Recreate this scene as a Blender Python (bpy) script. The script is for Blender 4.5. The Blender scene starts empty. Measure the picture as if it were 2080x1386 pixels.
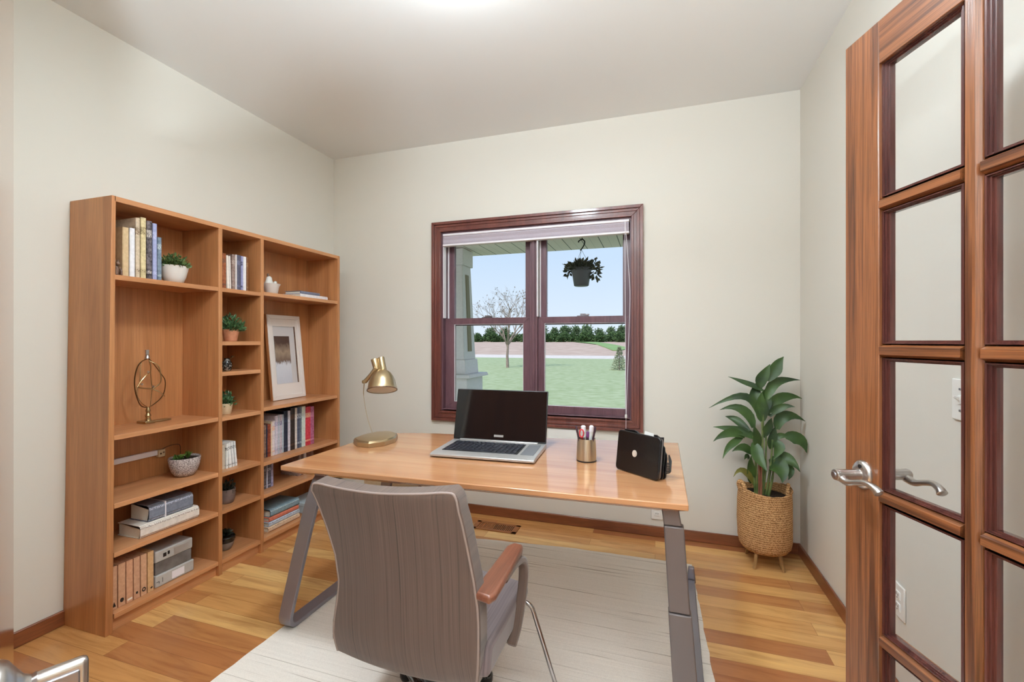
import bpy, bmesh, math, random
from mathutils import Vector, Matrix

RND = random.Random(11)
SC = bpy.context.scene
COL = SC.collection
PI = math.pi

# ------------------------------------------------------------------ materials
def lin(c):
    o = []
    for v in c[:3]:
        v = v / 255.0
        o.append(v / 12.92 if v <= 0.04045 else ((v + 0.055) / 1.055) ** 2.4)
    return (o[0], o[1], o[2], 1.0)

class NT:
    def __init__(self, name):
        self.m = bpy.data.materials.new(name)
        self.m.use_nodes = True
        self.t = self.m.node_tree
        self.b = self.t.nodes['Principled BSDF']
    def n(self, typ, **kw):
        nd = self.t.nodes.new(typ)
        for k, v in kw.items():
            if k.startswith('i_'):
                key = k[2:]
                nd.inputs[int(key) if key.isdigit() else key.replace('_', ' ')].default_value = v
            else:
                setattr(nd, k, v)
        return nd
    def l(self, a, ao, b, bi):
        self.t.links.new(a.outputs[ao], b.inputs[bi])
    def base(self, rough=0.5, metal=0.0, spec=0.5, coat=0.0, coatr=0.05):
        self.b.inputs['Roughness'].default_value = rough
        self.b.inputs['Metallic'].default_value = metal
        self.b.inputs['Specular IOR Level'].default_value = spec
        self.b.inputs['Coat Weight'].default_value = coat
        self.b.inputs['Coat Roughness'].default_value = coatr
    def ramp(self, stops, interp='LINEAR'):
        r = self.n('ShaderNodeValToRGB')
        r.color_ramp.interpolation = interp
        e = r.color_ramp.elements
        while len(e) < len(stops):
            e.new(0.5)
        for i, (p, c) in enumerate(stops):
            e[i].position = p
            e[i].color = c
        return r
    def bump(self, src, out, strength, dist=0.002):
        bp = self.n('ShaderNodeBump')
        bp.inputs['Strength'].default_value = strength
        bp.inputs['Distance'].default_value = dist
        self.l(src, out, bp, 'Height')
        self.l(bp, 'Normal', self.b, 'Normal')

def plain(name, c, rough=0.5, metal=0.0, spec=0.5, coat=0.0, noise=0.0, nscale=30, bump=0.0):
    k = NT(name)
    k.base(rough, metal, spec, coat)
    k.b.inputs['Base Color'].default_value = lin(c)
    if noise or bump:
        tc = k.n('ShaderNodeTexCoord')
        nz = k.n('ShaderNodeTexNoise')
        nz.inputs['Scale'].default_value = nscale
        nz.inputs['Detail'].default_value = 4
        k.l(tc, 'Object', nz, 'Vector')
        if noise:
            lo = tuple(max(0, v - noise) for v in c)
            hi = tuple(min(255, v + noise) for v in c)
            r = k.ramp([(0.3, lin(lo)), (0.7, lin(hi))])
            k.l(nz, 'Fac', r, 'Fac')
            k.l(r, 'Color', k.b, 'Base Color')
        if bump:
            k.bump(nz, 'Fac', bump)
    return k.m

def wood(name, c1, c2, axis='Z', rough=0.4, coat=0.0, wide=9.0, long=0.7, pore=0.25, bump=0.06, contrast=(0.32, 0.68), shift=True):
    k = NT(name)
    k.base(rough, 0, 0.5, coat, 0.08)
    tc = k.n('ShaderNodeTexCoord')
    src, so = tc, 'Object'
    if shift:
        oi = k.n('ShaderNodeObjectInfo')
        mul = k.n('ShaderNodeMath', operation='MULTIPLY')
        mul.inputs[1].default_value = 13.0
        k.l(oi, 'Random', mul, 0)
        add = k.n('ShaderNodeVectorMath', operation='ADD')
        k.l(tc, 'Object', add, 0)
        k.l(mul, 'Value', add, 1)
        src, so = add, 'Vector'
    ax = 'XYZ'.index(axis)
    def mapped(w, l):
        mp = k.n('ShaderNodeMapping')
        s = [w, w, w]
        s[ax] = l
        mp.inputs['Scale'].default_value = s
        k.l(src, so, mp, 'Vector')
        return mp
    m1 = mapped(wide, long)
    n1 = k.n('ShaderNodeTexNoise')
    n1.inputs['Scale'].default_value = 1.0
    n1.inputs['Detail'].default_value = 5
    n1.inputs['Roughness'].default_value = 0.62
    n1.inputs['Distortion'].default_value = 0.9
    k.l(m1, 'Vector', n1, 'Vector')
    r1 = k.ramp([(contrast[0], lin(c2)), (contrast[1], lin(c1))])
    k.l(n1, 'Fac', r1, 'Fac')
    m2 = mapped(wide * 22, long * 9)
    n2 = k.n('ShaderNodeTexNoise')
    n2.inputs['Scale'].default_value = 1.0
    n2.inputs['Detail'].default_value = 3
    k.l(m2, 'Vector', n2, 'Vector')
    r2 = k.ramp([(0.35, (1 - pore, 1 - pore, 1 - pore, 1)), (0.6, (1, 1, 1, 1))])
    k.l(n2, 'Fac', r2, 'Fac')
    mx = k.n('ShaderNodeMix', data_type='RGBA', blend_type='MULTIPLY')
    mx.inputs[0].default_value = 1.0
    k.l(r1, 'Color', mx, 6)
    k.l(r2, 'Color', mx, 7)
    k.l(mx, 2, k.b, 'Base Color')
    if bump:
        k.bump(n2, 'Fac', bump, 0.001)
    return k.m

def glass(name, refl=0.02, edge=0.5, tint=(0.97, 0.98, 0.98)):
    k = NT(name)
    t = k.t
    t.nodes.remove(k.b)
    tr = k.n('ShaderNodeBsdfTransparent')
    tr.inputs[0].default_value = (*tint, 1)
    gl = k.n('ShaderNodeBsdfGlossy')
    gl.inputs['Roughness'].default_value = 0.02
    lw = k.n('ShaderNodeLayerWeight')
    lw.inputs['Blend'].default_value = 0.5
    pw = k.n('ShaderNodeMath', operation='POWER')
    pw.inputs[1].default_value = 5.0
    k.l(lw, 'Facing', pw, 0)
    ma = k.n('ShaderNodeMath', operation='MULTIPLY_ADD')
    ma.inputs[1].default_value = edge
    ma.inputs[2].default_value = refl
    k.l(pw, 0, ma, 0)
    mx = k.n('ShaderNodeMixShader')
    k.l(ma, 0, mx, 0)
    k.l(tr, 0, mx, 1)
    k.l(gl, 0, mx, 2)
    k.l(mx, 0, t.nodes['Material Output'], 'Surface')
    return k.m

def glow(name, c, s):
    k = NT(name)
    k.b.inputs['Base Color'].default_value = lin(c)
    k.b.inputs['Emission Color'].default_value = lin(c)
    k.b.inputs['Emission Strength'].default_value = s
    return k.m

def wall_mat(name, c):
    k = NT(name)
    k.base(0.75, 0, 0.3)
    tc = k.n('ShaderNodeTexCoord')
    nz = k.n('ShaderNodeTexNoise')
    nz.inputs['Scale'].default_value = 140
    nz.inputs['Detail'].default_value = 3
    k.l(tc, 'Object', nz, 'Vector')
    k.b.inputs['Base Color'].default_value = lin(c)
    k.bump(nz, 'Fac', 0.05, 0.001)
    return k.m

def floor_mat():
    k = NT('floor_boards')
    k.base(0.27, 0, 0.5, 0.25, 0.1)
    tc = k.n('ShaderNodeTexCoord')
    br = k.n('ShaderNodeTexBrick')
    br.offset = 0.37
    br.offset_frequency = 2
    br.inputs['Color1'].default_value = (0, 0, 0, 1)
    br.inputs['Color2'].default_value = (1, 1, 1, 1)
    br.inputs['Mortar'].default_value = (0.5, 0.5, 0.5, 1)
    br.inputs['Scale'].default_value = 1.0
    br.inputs['Mortar Size'].default_value = 0.0007
    br.inputs['Mortar Smooth'].default_value = 0.1
    br.inputs['Bias'].default_value = 0.0
    br.inputs['Brick Width'].default_value = 1.05
    br.inputs['Row Height'].default_value = 0.092
    k.l(tc, 'Object', br, 'Vector')
    tone = k.ramp([(0.0, lin((166, 104, 64))), (0.22, lin((182, 122, 74))), (0.4, lin((204, 148, 90))), (0.7, lin((218, 166, 104))), (1.0, lin((232, 188, 124)))])
    k.l(br, 'Color', tone, 'Fac')
    # grain, shifted per board
    off = k.n('ShaderNodeVectorMath', operation='MULTIPLY_ADD')
    k.l(br, 'Color', off, 0)
    off.inputs[1].default_value = (37.0, 11.0, 5.0)
    k.l(tc, 'Object', off, 2)
    mp = k.n('ShaderNodeMapping')
    mp.inputs['Scale'].default_value = (1.6, 17, 10)
    k.l(off, 'Vector', mp, 'Vector')
    nz = k.n('ShaderNodeTexNoise')
    nz.inputs['Scale'].default_value = 1.0
    nz.inputs['Detail'].default_value = 6
    nz.inputs['Roughness'].default_value = 0.65
    nz.inputs['Distortion'].default_value = 1.4
    k.l(mp, 'Vector', nz, 'Vector')
    gr = k.ramp([(0.3, (0.62, 0.52, 0.45, 1)), (0.5, (0.92, 0.9, 0.87, 1)), (0.7, (1.08, 1.06, 1.02, 1))])
    k.l(nz, 'Fac', gr, 'Fac')
    mx = k.n('ShaderNodeMix', data_type='RGBA', blend_type='MULTIPLY')
    mx.inputs[0].default_value = 0.85
    k.l(tone, 'Color', mx, 6)
    k.l(gr, 'Color', mx, 7)
    seam = k.n('ShaderNodeMix', data_type='RGBA', blend_type='MIX')
    k.l(br, 'Fac', seam, 0)
    k.l(mx, 2, seam, 6)
    seam.inputs[7].default_value = lin((128, 84, 48))
    k.l(seam, 2, k.b, 'Base Color')
    k.bump(nz, 'Fac', 0.04, 0.001)
    return k.m

def rug_mat():
    k = NT('rug_weave')
    k.base(0.95, 0, 0.1)
    tc = k.n('ShaderNodeTexCoord')
    mp = k.n('ShaderNodeMapping')
    mp.inputs['Scale'].default_value = (1.3, 95, 1)
    k.l(tc, 'Object', mp, 'Vector')
    nz = k.n('ShaderNodeTexNoise')
    nz.inputs['Scale'].default_value = 1.0
    nz.inputs['Detail'].default_value = 2.5
    nz.inputs['Distortion'].default_value = 0.7
    k.l(mp, 'Vector', nz, 'Vector')
    r = k.ramp([(0.30, lin((186, 172, 160))), (0.37, lin((238, 230, 221))), (0.75, lin((246, 238, 229)))])
    k.l(nz, 'Fac', r, 'Fac')
    fine = k.n('ShaderNodeTexNoise')
    fine.inputs['Scale'].default_value = 420
    k.l(tc, 'Object', fine, 'Vector')
    fr = k.ramp([(0.3, (0.86, 0.85, 0.84, 1)), (0.7, (1, 1, 1, 1))])
    k.l(fine, 'Fac', fr, 'Fac')
    mx = k.n('ShaderNodeMix', data_type='RGBA', blend_type='MULTIPLY')
    mx.inputs[0].default_value = 1
    k.l(r, 'Color', mx, 6)
    k.l(fr, 'Color', mx, 7)
    k.l(mx, 2, k.b, 'Base Color')
    k.bump(nz, 'Fac', 0.35, 0.004)
    return k.m

def fabric_mat(name, axis, c1, c2, c3):
    k = NT(name)
    k.base(0.85, 0, 0.25)
    k.b.inputs['Sheen Weight'].default_value = 0.25
    tc = k.n('ShaderNodeTexCoord')
    mp = k.n('ShaderNodeMapping')
    s = [1.5, 1.5, 1.5]
    s[axis] = 230
    mp.inputs['Scale'].default_value = s
    k.l(tc, 'Object', mp, 'Vector')
    nz = k.n('ShaderNodeTexNoise')
    nz.inputs['Scale'].default_value = 1
    nz.inputs['Detail'].default_value = 3
    nz.inputs['Roughness'].default_value = 0.7
    nz.inputs['Distortion'].default_value = 0.25
    k.l(mp, 'Vector', nz, 'Vector')
    r = k.ramp([(0.30, lin(c3)), (0.40, lin(c2)), (0.70, lin(c1))])
    k.l(nz, 'Fac', r, 'Fac')
    k.l(r, 'Color', k.b, 'Base Color')
    k.bump(nz, 'Fac', 0.15, 0.002)
    return k.m

def jute_mat():
    k = NT('woven_jute')
    k.base(0.9, 0, 0.15)
    tc = k.n('ShaderNodeTexCoord')
    wv = k.n('ShaderNodeTexWave', wave_type='BANDS', bands_direction='Z')
    wv.inputs['Scale'].default_value = 26
    wv.inputs['Distortion'].default_value = 5.5
    wv.inputs['Detail'].default_value = 3
    wv.inputs['Detail Scale'].default_value = 6
    k.l(tc, 'Object', wv, 'Vector')
    nz = k.n('ShaderNodeTexNoise')
    nz.inputs['Scale'].default_value = 190
    nz.inputs['Detail'].default_value = 3
    k.l(tc, 'Object', nz, 'Vector')
    mx = k.n('ShaderNodeMix', data_type='FLOAT')
    mx.inputs[0].default_value = 0.6
    k.l(wv, 'Fac', mx, 2)
    k.l(nz, 'Fac', mx, 3)
    r = k.ramp([(0.25, lin((128, 88, 52))), (0.55, lin((196, 150, 102))), (0.85, lin((222, 180, 132)))])
    k.l(mx, 0, r, 'Fac')
    k.l(r, 'Color', k.b, 'Base Color')
    k.bump(mx, 0, 0.7, 0.006)
    return k.m

def speck_mat(name, c1, c2, scale=220, lo=0.42, hi=0.58, bump=0.2):
    k = NT(name)
    k.base(0.85, 0, 0.2)
    tc = k.n('ShaderNodeTexCoord')
    nz = k.n('ShaderNodeTexNoise')
    nz.inputs['Scale'].default_value = scale
    nz.inputs['Detail'].default_value = 3
    k.l(tc, 'Object', nz, 'Vector')
    r = k.ramp([(lo, lin(c1)), (hi, lin(c2))])
    k.l(nz, 'Fac', r, 'Fac')
    k.l(r, 'Color', k.b, 'Base Color')
    if bump:
        k.bump(nz, 'Fac', bump, 0.002)
    return k.m

def spine_mat(c, accent=None, rough=0.5, lo=0.72, hi=0.84, speck=0):
    """cover cloth with a printed band at some heights of the spine"""
    k = NT('book_cover')
    k.base(rough, 0, 0.4)
    tc = k.n('ShaderNodeTexCoord')
    nz = k.n('ShaderNodeTexNoise')
    nz.inputs['Scale'].default_value = 60
    nz.inputs['Detail'].default_value = 4
    k.l(tc, 'Object', nz, 'Vector')
    d = 10 + speck
    r0 = k.ramp([(0.35, lin([max(0, v - d) for v in c])), (0.65, lin([min(255, v + d * 0.6) for v in c]))])
    k.l(nz, 'Fac', r0, 'Fac')
    last, lo_ = r0, 'Color'
    if accent:
        sp = k.n('ShaderNodeSeparateXYZ')
        k.l(tc, 'Generated', sp, 0)
        r = k.ramp([(0, (0, 0, 0, 1)), (0.10, (1, 1, 1, 1)), (0.15, (0, 0, 0, 1)), (lo, (1, 1, 1, 1)), (hi, (0, 0, 0, 1))], 'CONSTANT')
        k.l(sp, 'Z', r, 'Fac')
        n2 = k.n('ShaderNodeTexNoise')
        n2.inputs['Scale'].default_value = 260
        k.l(tc, 'Object', n2, 'Vector')
        r2 = k.ramp([(0.46, (0, 0, 0, 1)), (0.54, (1, 1, 1, 1))])
        k.l(n2, 'Fac', r2, 'Fac')
        mm = k.n('ShaderNodeMath', operation='MULTIPLY')
        k.l(r, 'Color', mm, 0)
        k.l(r2, 'Color', mm, 1)
        mx = k.n('ShaderNodeMix', data_type='RGBA')
        k.l(mm, 0, mx, 0)
        k.l(r0, 'Color', mx, 6)
        mx.inputs[7].default_value = lin(accent)
        last, lo_ = mx, 2
    k.l(last, lo_, k.b, 'Base Color')
    return k.m

def leaf_mat(name, c1, c2, rough=0.4, scale=14):
    k = NT(name)
    k.base(rough, 0, 0.5)
    tc = k.n('ShaderNodeTexCoord')
    nz = k.n('ShaderNodeTexNoise')
    nz.inputs['Scale'].default_value = scale
    nz.inputs['Detail'].default_value = 2
    k.l(tc, 'Object', nz, 'Vector')
    r = k.ramp([(0.35, lin(c1)), (0.65, lin(c2))])
    k.l(nz, 'Fac', r, 'Fac')
    k.l(r, 'Color', k.b, 'Base Color')
    k.b.inputs['Subsurface Weight'].default_value = 0.0
    return k.m

M = {}
M['wall'] = wall_mat('painted_wall', (219, 215, 206))
M['ceil'] = wall_mat('painted_ceiling', (230, 230, 229))
M['floor'] = floor_mat()
M['rug'] = rug_mat()
M['base'] = wood('baseboard_cherry', (150, 88, 54), (104, 56, 34), 'X', 0.35, 0.2, 14, 1.2)
M['basey'] = wood('baseboard_cherry_side', (150, 88, 54), (104, 56, 34), 'Y', 0.35, 0.2, 14, 1.2)
M['casex'] = wood('window_cherry_h', (126, 70, 58), (92, 48, 44), 'X', 0.35, 0.25, 16, 1.5)
M['casez'] = wood('window_cherry_v', (126, 70, 58), (92, 48, 44), 'Z', 0.35, 0.25, 16, 1.5)
M['sashx'] = wood('sash_plum_h', (118, 84, 92), (92, 62, 72), 'X', 0.35, 0.2, 14, 1.4)
M['sashz'] = wood('sash_plum_v', (118, 84, 92), (92, 62, 72), 'Z', 0.35, 0.2, 14, 1.4)
M['beechz'] = wood('beech_upright', (198, 138, 90), (166, 106, 62), 'Z', 0.42, 0.1, 9, 0.55, 0.16)
M['beechy'] = wood('beech_shelf', (210, 150, 104), (180, 120, 76), 'Y', 0.36, 0.15, 9, 0.55, 0.16)
M['desk'] = wood('desk_cherry', (200, 148, 106), (172, 118, 80), 'X', 0.16, 0.35, 11, 0.5, 0.12, 0.02)
M['deskedge'] = M['desk']
M['oakz'] = wood('door_oak_v', (146, 90, 54), (92, 52, 32), 'Z', 0.28, 0.4, 44, 0.9, 0.45, 0.2, (0.36, 0.54))
M['oakx'] = wood('door_oak_h', (146, 90, 54), (92, 52, 32), 'X', 0.28, 0.4, 44, 0.9, 0.45, 0.2, (0.36, 0.54))
M['bead'] = wood('door_bead_dark', (104, 58, 50), (70, 36, 34), 'Z', 0.25, 0.4, 30, 1.5, 0.3)
M['armwood'] = wood('armrest_wood', (130, 80, 60), (98, 58, 44), 'Y', 0.3, 0.3, 18, 1.2, 0.2)
M['glass'] = glass('clear_glass', 0.002, 0.3, (0.995, 0.995, 0.995))
M['doorglass'] = glass('door_glass', 0.008, 0.4, tint=(0.985, 0.99, 0.995))
M['nickel'] = plain('satin_nickel', (196, 190, 186), 0.28, 1.0)
M['nickeldark'] = plain('satin_nickel_shade', (150, 146, 152), 0.35, 1.0)
M['steel'] = plain('desk_grey_steel', (104, 94, 92), 0.42, 0.25)
M['steelb'] = plain('desk_silver_runner', (140, 136, 144), 0.34, 0.6)
M['chrome'] = plain('chrome_rod', (170, 165, 165), 0.16, 1.0)
M['brass'] = plain('brushed_brass', (190, 168, 132), 0.3, 0.9)
M['cupm'] = plain('brushed_champagne', (196, 182, 158), 0.32, 0.9)
M['black'] = plain('black_plastic', (22, 21, 24), 0.35)
M['bglossy'] = plain('black_gloss', (10, 10, 13), 0.06, 0, 0.5, 0.3)
M['bleather'] = plain('black_leather', (11, 9, 11), 0.22, 0, 0.5, 0.1, bump=0.1, nscale=90)
M['silver'] = plain('laptop_silver', (186, 182, 180), 0.32, 0.55)
M['greykey'] = plain('speaker_grille_grey', (112, 112, 116), 0.5, 0.2, noise=14, nscale=500)
M['keys'] = plain('key_black', (30, 30, 40), 0.4)
M['white'] = plain('white_plastic', (232, 230, 226), 0.4)
M['whitel'] = plain('white_liner', (236, 232, 238), 0.45)
M['shade'] = plain('shade_cloth', (176, 166, 176), 0.8, noise=6, nscale=200)
M['paper'] = plain('paper', (234, 228, 214), 0.8, noise=6, nscale=300)
M['fab'] = fabric_mat('chair_stripe_cloth', 0, (101, 82, 73), (88, 72, 64), (64, 52, 47))
M['fabs'] = fabric_mat('chair_seat_cloth', 0, (118, 104, 104), (101, 89, 90), (76, 66, 67))
M['piping'] = plain('chair_piping', (142, 126, 120), 0.6)
M['jute'] = jute_mat()
M['soil'] = speck_mat('potting_soil', (22, 15, 11), (52, 38, 28), 120)
M['leafbig'] = leaf_mat('broad_leaf', (26, 50, 18), (60, 88, 34), 0.45, 9)
M['leafold'] = leaf_mat('olive_leaf', (96, 92, 34), (120, 112, 50), 0.4, 9)
M['stem'] = leaf_mat('green_stem', (70, 92, 48), (112, 120, 66), 0.5, 20)
M['stemred'] = leaf_mat('reddish_stem', (120, 66, 50), (140, 92, 66), 0.5, 20)
M['leafbox'] = leaf_mat('small_leaf', (44, 66, 30), (98, 122, 66), 0.5, 60)
M['leafdk'] = leaf_mat('succulent_leaf', (32, 60, 34), (84, 120, 72), 0.4, 60)
M['leafyl'] = leaf_mat('fresh_leaf', (38, 72, 26), (110, 146, 62), 0.45, 30)
M['leafblk'] = leaf_mat('dark_leaf', (24, 26, 20), (52, 54, 40), 0.5, 50)
M['potwhite'] = plain('white_ceramic', (216, 208, 202), 0.35)
M['potterra'] = plain('terracotta', (206, 142, 108), 0.75, noise=8, nscale=60)
M['potcream'] = plain('cream_ceramic', (212, 190, 156), 0.6, noise=5)
M['potstone'] = speck_mat('speckled_stone', (130, 116, 114), (206, 194, 190), 240)
M['potbrown'] = plain('brown_glaze', (112, 94, 88), 0.3, noise=16, nscale=18)
M['potdark'] = plain('dark_glaze', (30, 27, 26), 0.22)
M['potgrey'] = plain('grey_bowl', (128, 116, 108), 0.5)
M['wire'] = plain('bronze_wire', (104, 74, 46), 0.3, 0.9)
M['wirel'] = plain('pale_brass_wire', (172, 148, 108), 0.25, 0.9)
M['glassy'] = plain('dark_glass', (40, 34, 30), 0.08, 0, 0.6, 0.5)
M['figbrown'] = plain('brown_figurine', (96, 66, 48), 0.4, noise=30, nscale=40)
M['figwhite'] = plain('white_figurine', (222, 220, 214), 0.4)
M['framewhite'] = plain('frame_white', (224, 214, 208), 0.45)
M['matboard'] = plain('mat_board', (196, 190, 190), 0.7)
M['legoak'] = wood('stool_leg', (170, 130, 80), (130, 92, 52), 'Z', 0.4, 0.1, 20, 2)
M['vent'] = plain('vent_brown', (150, 92, 48), 0.4, 0.1)
M['ventdark'] = plain('vent_slot', (30, 20, 14), 0.8)
M['tan'] = plain('tan_upholstery', (206, 184, 150), 0.8, noise=6, nscale=90)
M['benchwood'] = wood('bench_frame', (170, 112, 76), (134, 82, 54), 'X', 0.35, 0.2, 18, 1.2)
M['lamp'] = glow('lamp_diffuser', (234, 247, 255), 72.0)
M['siding'] = plain('porch_grey_paint', (222, 216, 214), 0.7, noise=4, nscale=40)
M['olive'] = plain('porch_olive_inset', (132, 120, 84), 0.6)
M['grass'] = speck_mat('lawn_grass', (150, 164, 120), (176, 186, 148), 3.0, 0.3, 0.7, 0)
M['field'] = speck_mat('ploughed_field', (176, 150, 134), (204, 182, 166), 0.6, 0.3, 0.7, 0)
M['road'] = speck_mat('pale_gravel', (206, 196, 188), (226, 216, 208), 2.0, 0.3, 0.7, 0)
M['verge'] = speck_mat('field_grass', (118, 150, 92), (150, 176, 116), 1.0, 0.3, 0.7, 0)
M['bark'] = speck_mat('tree_bark', (128, 112, 104), (170, 152, 142), 20, 0.3, 0.7, 0)
M['twigleaf'] = leaf_mat('sparse_leaf', (120, 104, 92), (150, 136, 118), 0.7, 5)
M['spruce'] = leaf_mat('spruce_needles', (120, 128, 104), (172, 176, 144), 0.7, 8)
M['tree1'] = leaf_mat('far_foliage_dark', (54, 82, 46), (88, 116, 66), 0.8, 1.2)
M['tree2'] = leaf_mat('far_foliage_mid', (74, 100, 70), (116, 140, 96), 0.8, 1.2)
M['potout'] = plain('hanging_pot_grey', (96, 94, 98), 0.55)
M['leafout'] = leaf_mat('hanging_leaf', (44, 50, 36), (96, 92, 70), 0.6, 12)
M['hookm'] = plain('black_iron', (30, 28, 28), 0.5, 0.6)

def soffit_mat():
    k = NT('soffit_panels')
    k.base(0.6)
    tc = k.n('ShaderNodeTexCoord')
    sp = k.n('ShaderNodeSeparateXYZ')
    k.l(tc, 'Object', sp, 0)
    ml = k.n('ShaderNodeMath', operation='MULTIPLY')
    ml.inputs[1].default_value = 1 / 0.2
    k.l(sp, 'X', ml, 0)
    fr = k.n('ShaderNodeMath', operation='FRACT')
    k.l(ml, 0, fr, 0)
    r = k.ramp([(0.0, lin((96, 92, 84))), (0.05, lin((232, 218, 210))), (0.5, lin((208, 196, 190))), (0.53, lin((232, 218, 210)))], 'CONSTANT')
    k.l(fr, 0, r, 'Fac')
    k.l(r, 'Color', k.b, 'Base Color')
    return k.m
M['soffit'] = soffit_mat()
M['soffitp'] = plain('soffit_plain', (206, 202, 190), 0.6)

def photo_mat():
    k = NT('framed_print')
    k.base(0.25, 0, 0.5)
    tc = k.n('ShaderNodeTexCoord')
    sp = k.n('ShaderNodeSeparateXYZ')
    k.l(tc, 'Generated', sp, 0)
    nz = k.n('ShaderNodeTexNoise')
    nz.inputs['Scale'].default_value = 5
    nz.inputs['Detail'].default_value = 4
    k.l(tc, 'Generated', nz, 'Vector')
    ad = k.n('ShaderNodeMath', operation='MULTIPLY_ADD')
    k.l(nz, 'Fac', ad, 0)
    ad.inputs[1].default_value = 0.28
    k.l(sp, 'Z', ad, 2)
    r = k.ramp([(0.0, lin((190, 190, 200))), (0.54, lin((208, 208, 216))), (0.60, lin((104, 82, 70))), (0.80, lin((150, 128, 108))), (1.0, lin((72, 46, 38)))])
    k.l(ad, 0, r, 'Fac')
    k.l(r, 'Color', k.b, 'Base Color')
    return k.m
M['print'] = photo_mat()

# ------------------------------------------------------------------ mesh helpers
def nb():
    return bmesh.new()

def bx(bm, x0, x1, y0, y1, z0, z1):
    r = bmesh.ops.create_cube(bm, size=1.0)
    for v in r['verts']:
        v.co = Vector((x0 + (v.co.x + 0.5) * (x1 - x0), y0 + (v.co.y + 0.5) * (y1 - y0), z0 + (v.co.z + 0.5) * (z1 - z0)))
    return r['verts']

def prism(bm, pts, axis, a0, a1):
    """extrude polygon pts (2D, other two axes in order) along axis"""
    def mk(p, a):
        c = list(p)
        c.insert(axis, a)
        return bm.verts.new(c)
    lo = [mk(p, a0) for p in pts]
    hi = [mk(p, a1) for p in pts]
    n = len(pts)
    for i in range(n):
        j = (i + 1) % n
        bm.faces.new((lo[i], lo[j], hi[j], hi[i]))
    bm.faces.new(lo[::-1])
    bm.faces.new(hi)
    bmesh.ops.recalc_face_normals(bm, faces=bm.faces[:])
    return lo + hi

def lathe(bm, prof, c=(0, 0, 0), seg=32, sx=1, sy=1, cap0=True, cap1=True):
    rings = []
    for r, z in prof:
        rings.append([bm.verts.new((c[0] + sx * r * math.cos(2 * PI * i / seg), c[1] + sy * r * math.sin(2 * PI * i / seg), c[2] + z)) for i in range(seg)])
    for a, b in zip(rings, rings[1:]):
        for i in range(seg):
            j = (i + 1) % seg
            bm.faces.new((a[i], a[j], b[j], b[i]))
    if cap0:
        bm.faces.new(rings[0][::-1])
    if cap1:
        bm.faces.new(rings[-1])
    return [v for r in rings for v in r]

def tube(bm, path, rad, seg=10, closed=False, flat=None):
    """swept tube; rad is a number or list; flat=(w,t,up) sweeps a flat bar"""
    P = [Vector(p) for p in path]
    n = len(P)
    rings = []
    up0 = Vector((0, 0, 1))
    prev = None
    for i in range(n):
        if closed:
            t = (P[(i + 1) % n] - P[i - 1]).normalized()
        else:
            t = (P[min(i + 1, n - 1)] - P[max(i - 1, 0)]).normalized()
        if flat:
            u = Vector(flat[2])
            a = (u - t * u.dot(t)).normalized()
        else:
            if prev is None:
                ref = up0 if abs(t.dot(up0)) < 0.95 else Vector((1, 0, 0))
                a = (ref - t * ref.dot(t)).normalized()
            else:
                a = (prev - t * prev.dot(t)).normalized()
        prev = a
        b = t.cross(a)
        r = rad[i] if isinstance(rad, (list, tuple)) else rad
        if flat:
            w, th = flat[0] / 2, flat[1] / 2
            if isinstance(rad, (list, tuple)):
                w *= r
            rings.append([bm.verts.new(P[i] + a * sa * w + b * sb * th) for sa, sb in ((1, 1), (-1, 1), (-1, -1), (1, -1))])
        else:
            rings.append([bm.verts.new(P[i] + (a * math.cos(2 * PI * k / seg) + b * math.sin(2 * PI * k / seg)) * r) for k in range(seg)])
    m = len(rings[0])
    pairs = list(zip(rings, rings[1:])) + ([(rings[-1], rings[0])] if closed else [])
    for A, B in pairs:
        for k in range(m):
            j = (k + 1) % m
            bm.faces.new((A[k], A[j], B[j], B[k]))
    if not closed:
        bm.faces.new(rings[0][::-1])
        bm.faces.new(rings[-1])
    bmesh.ops.recalc_face_normals(bm, faces=bm.faces[:])

def smooth_path(pts, n=8):
    """Catmull-Rom through points"""
    P = [Vector(p) for p in pts]
    P = [P[0] * 2 - P[1]] + P + [P[-1] * 2 - P[-2]]
    out = []
    for i in range(1, len(P) - 2):
        for k in range(n):
            t = k / n
            a, b, c, d = P[i - 1], P[i], P[i + 1], P[i + 2]
            out.append(0.5 * ((2 * b) + (c - a) * t + (2 * a - 5 * b + 4 * c - d) * t * t + (3 * b - a - 3 * c + d) * t ** 3))
    out.append(P[-2])
    return out

def xf(bm, mat):
    bmesh.ops.transform(bm, matrix=mat, verts=bm.verts[:])

def ob(name, bm, m, parent=None, world=True, bevel=0.0, seg=2, smooth=True, angle=35, at=None, props=None):
    """finish bm as one mesh object. world=True: coordinates are world ones"""
    me = bpy.data.meshes.new(name)
    o = bpy.data.objects.new(name, me)
    if parent is not None:
        o.parent = parent
        if world:
            bmesh.ops.translate(bm, vec=-parent.location, verts=bm.verts[:])
            # a parent part may itself sit under a root
            pp = parent.parent
            while pp is not None:
                bmesh.ops.translate(bm, vec=-pp.location, verts=bm.verts[:])
                pp = pp.parent
    else:
        if at is None:
            xs = [v.co.x for v in bm.verts]; ys = [v.co.y for v in bm.verts]; zs = [v.co.z for v in bm.verts]
            at = ((min(xs) + max(xs)) / 2, (min(ys) + max(ys)) / 2, min(zs))
        bmesh.ops.translate(bm, vec=-Vector(at), verts=bm.verts[:])
        o.location = at
    bm.to_mesh(me)
    bm.free()
    me.materials.append(m)
    if smooth:
        me.polygons.foreach_set('use_smooth', [True] * len(me.polygons))
        me.set_sharp_from_angle(angle=math.radians(angle))
    COL.objects.link(o)
    if bevel:
        md = o.modifiers.new('bevel', 'BEVEL')
        md.width = bevel
        md.segments = seg
        md.limit_method = 'ANGLE'
        md.angle_limit = math.radians(40)
    if props:
        for k, v in props.items():
            o[k] = v
    return o

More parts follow.
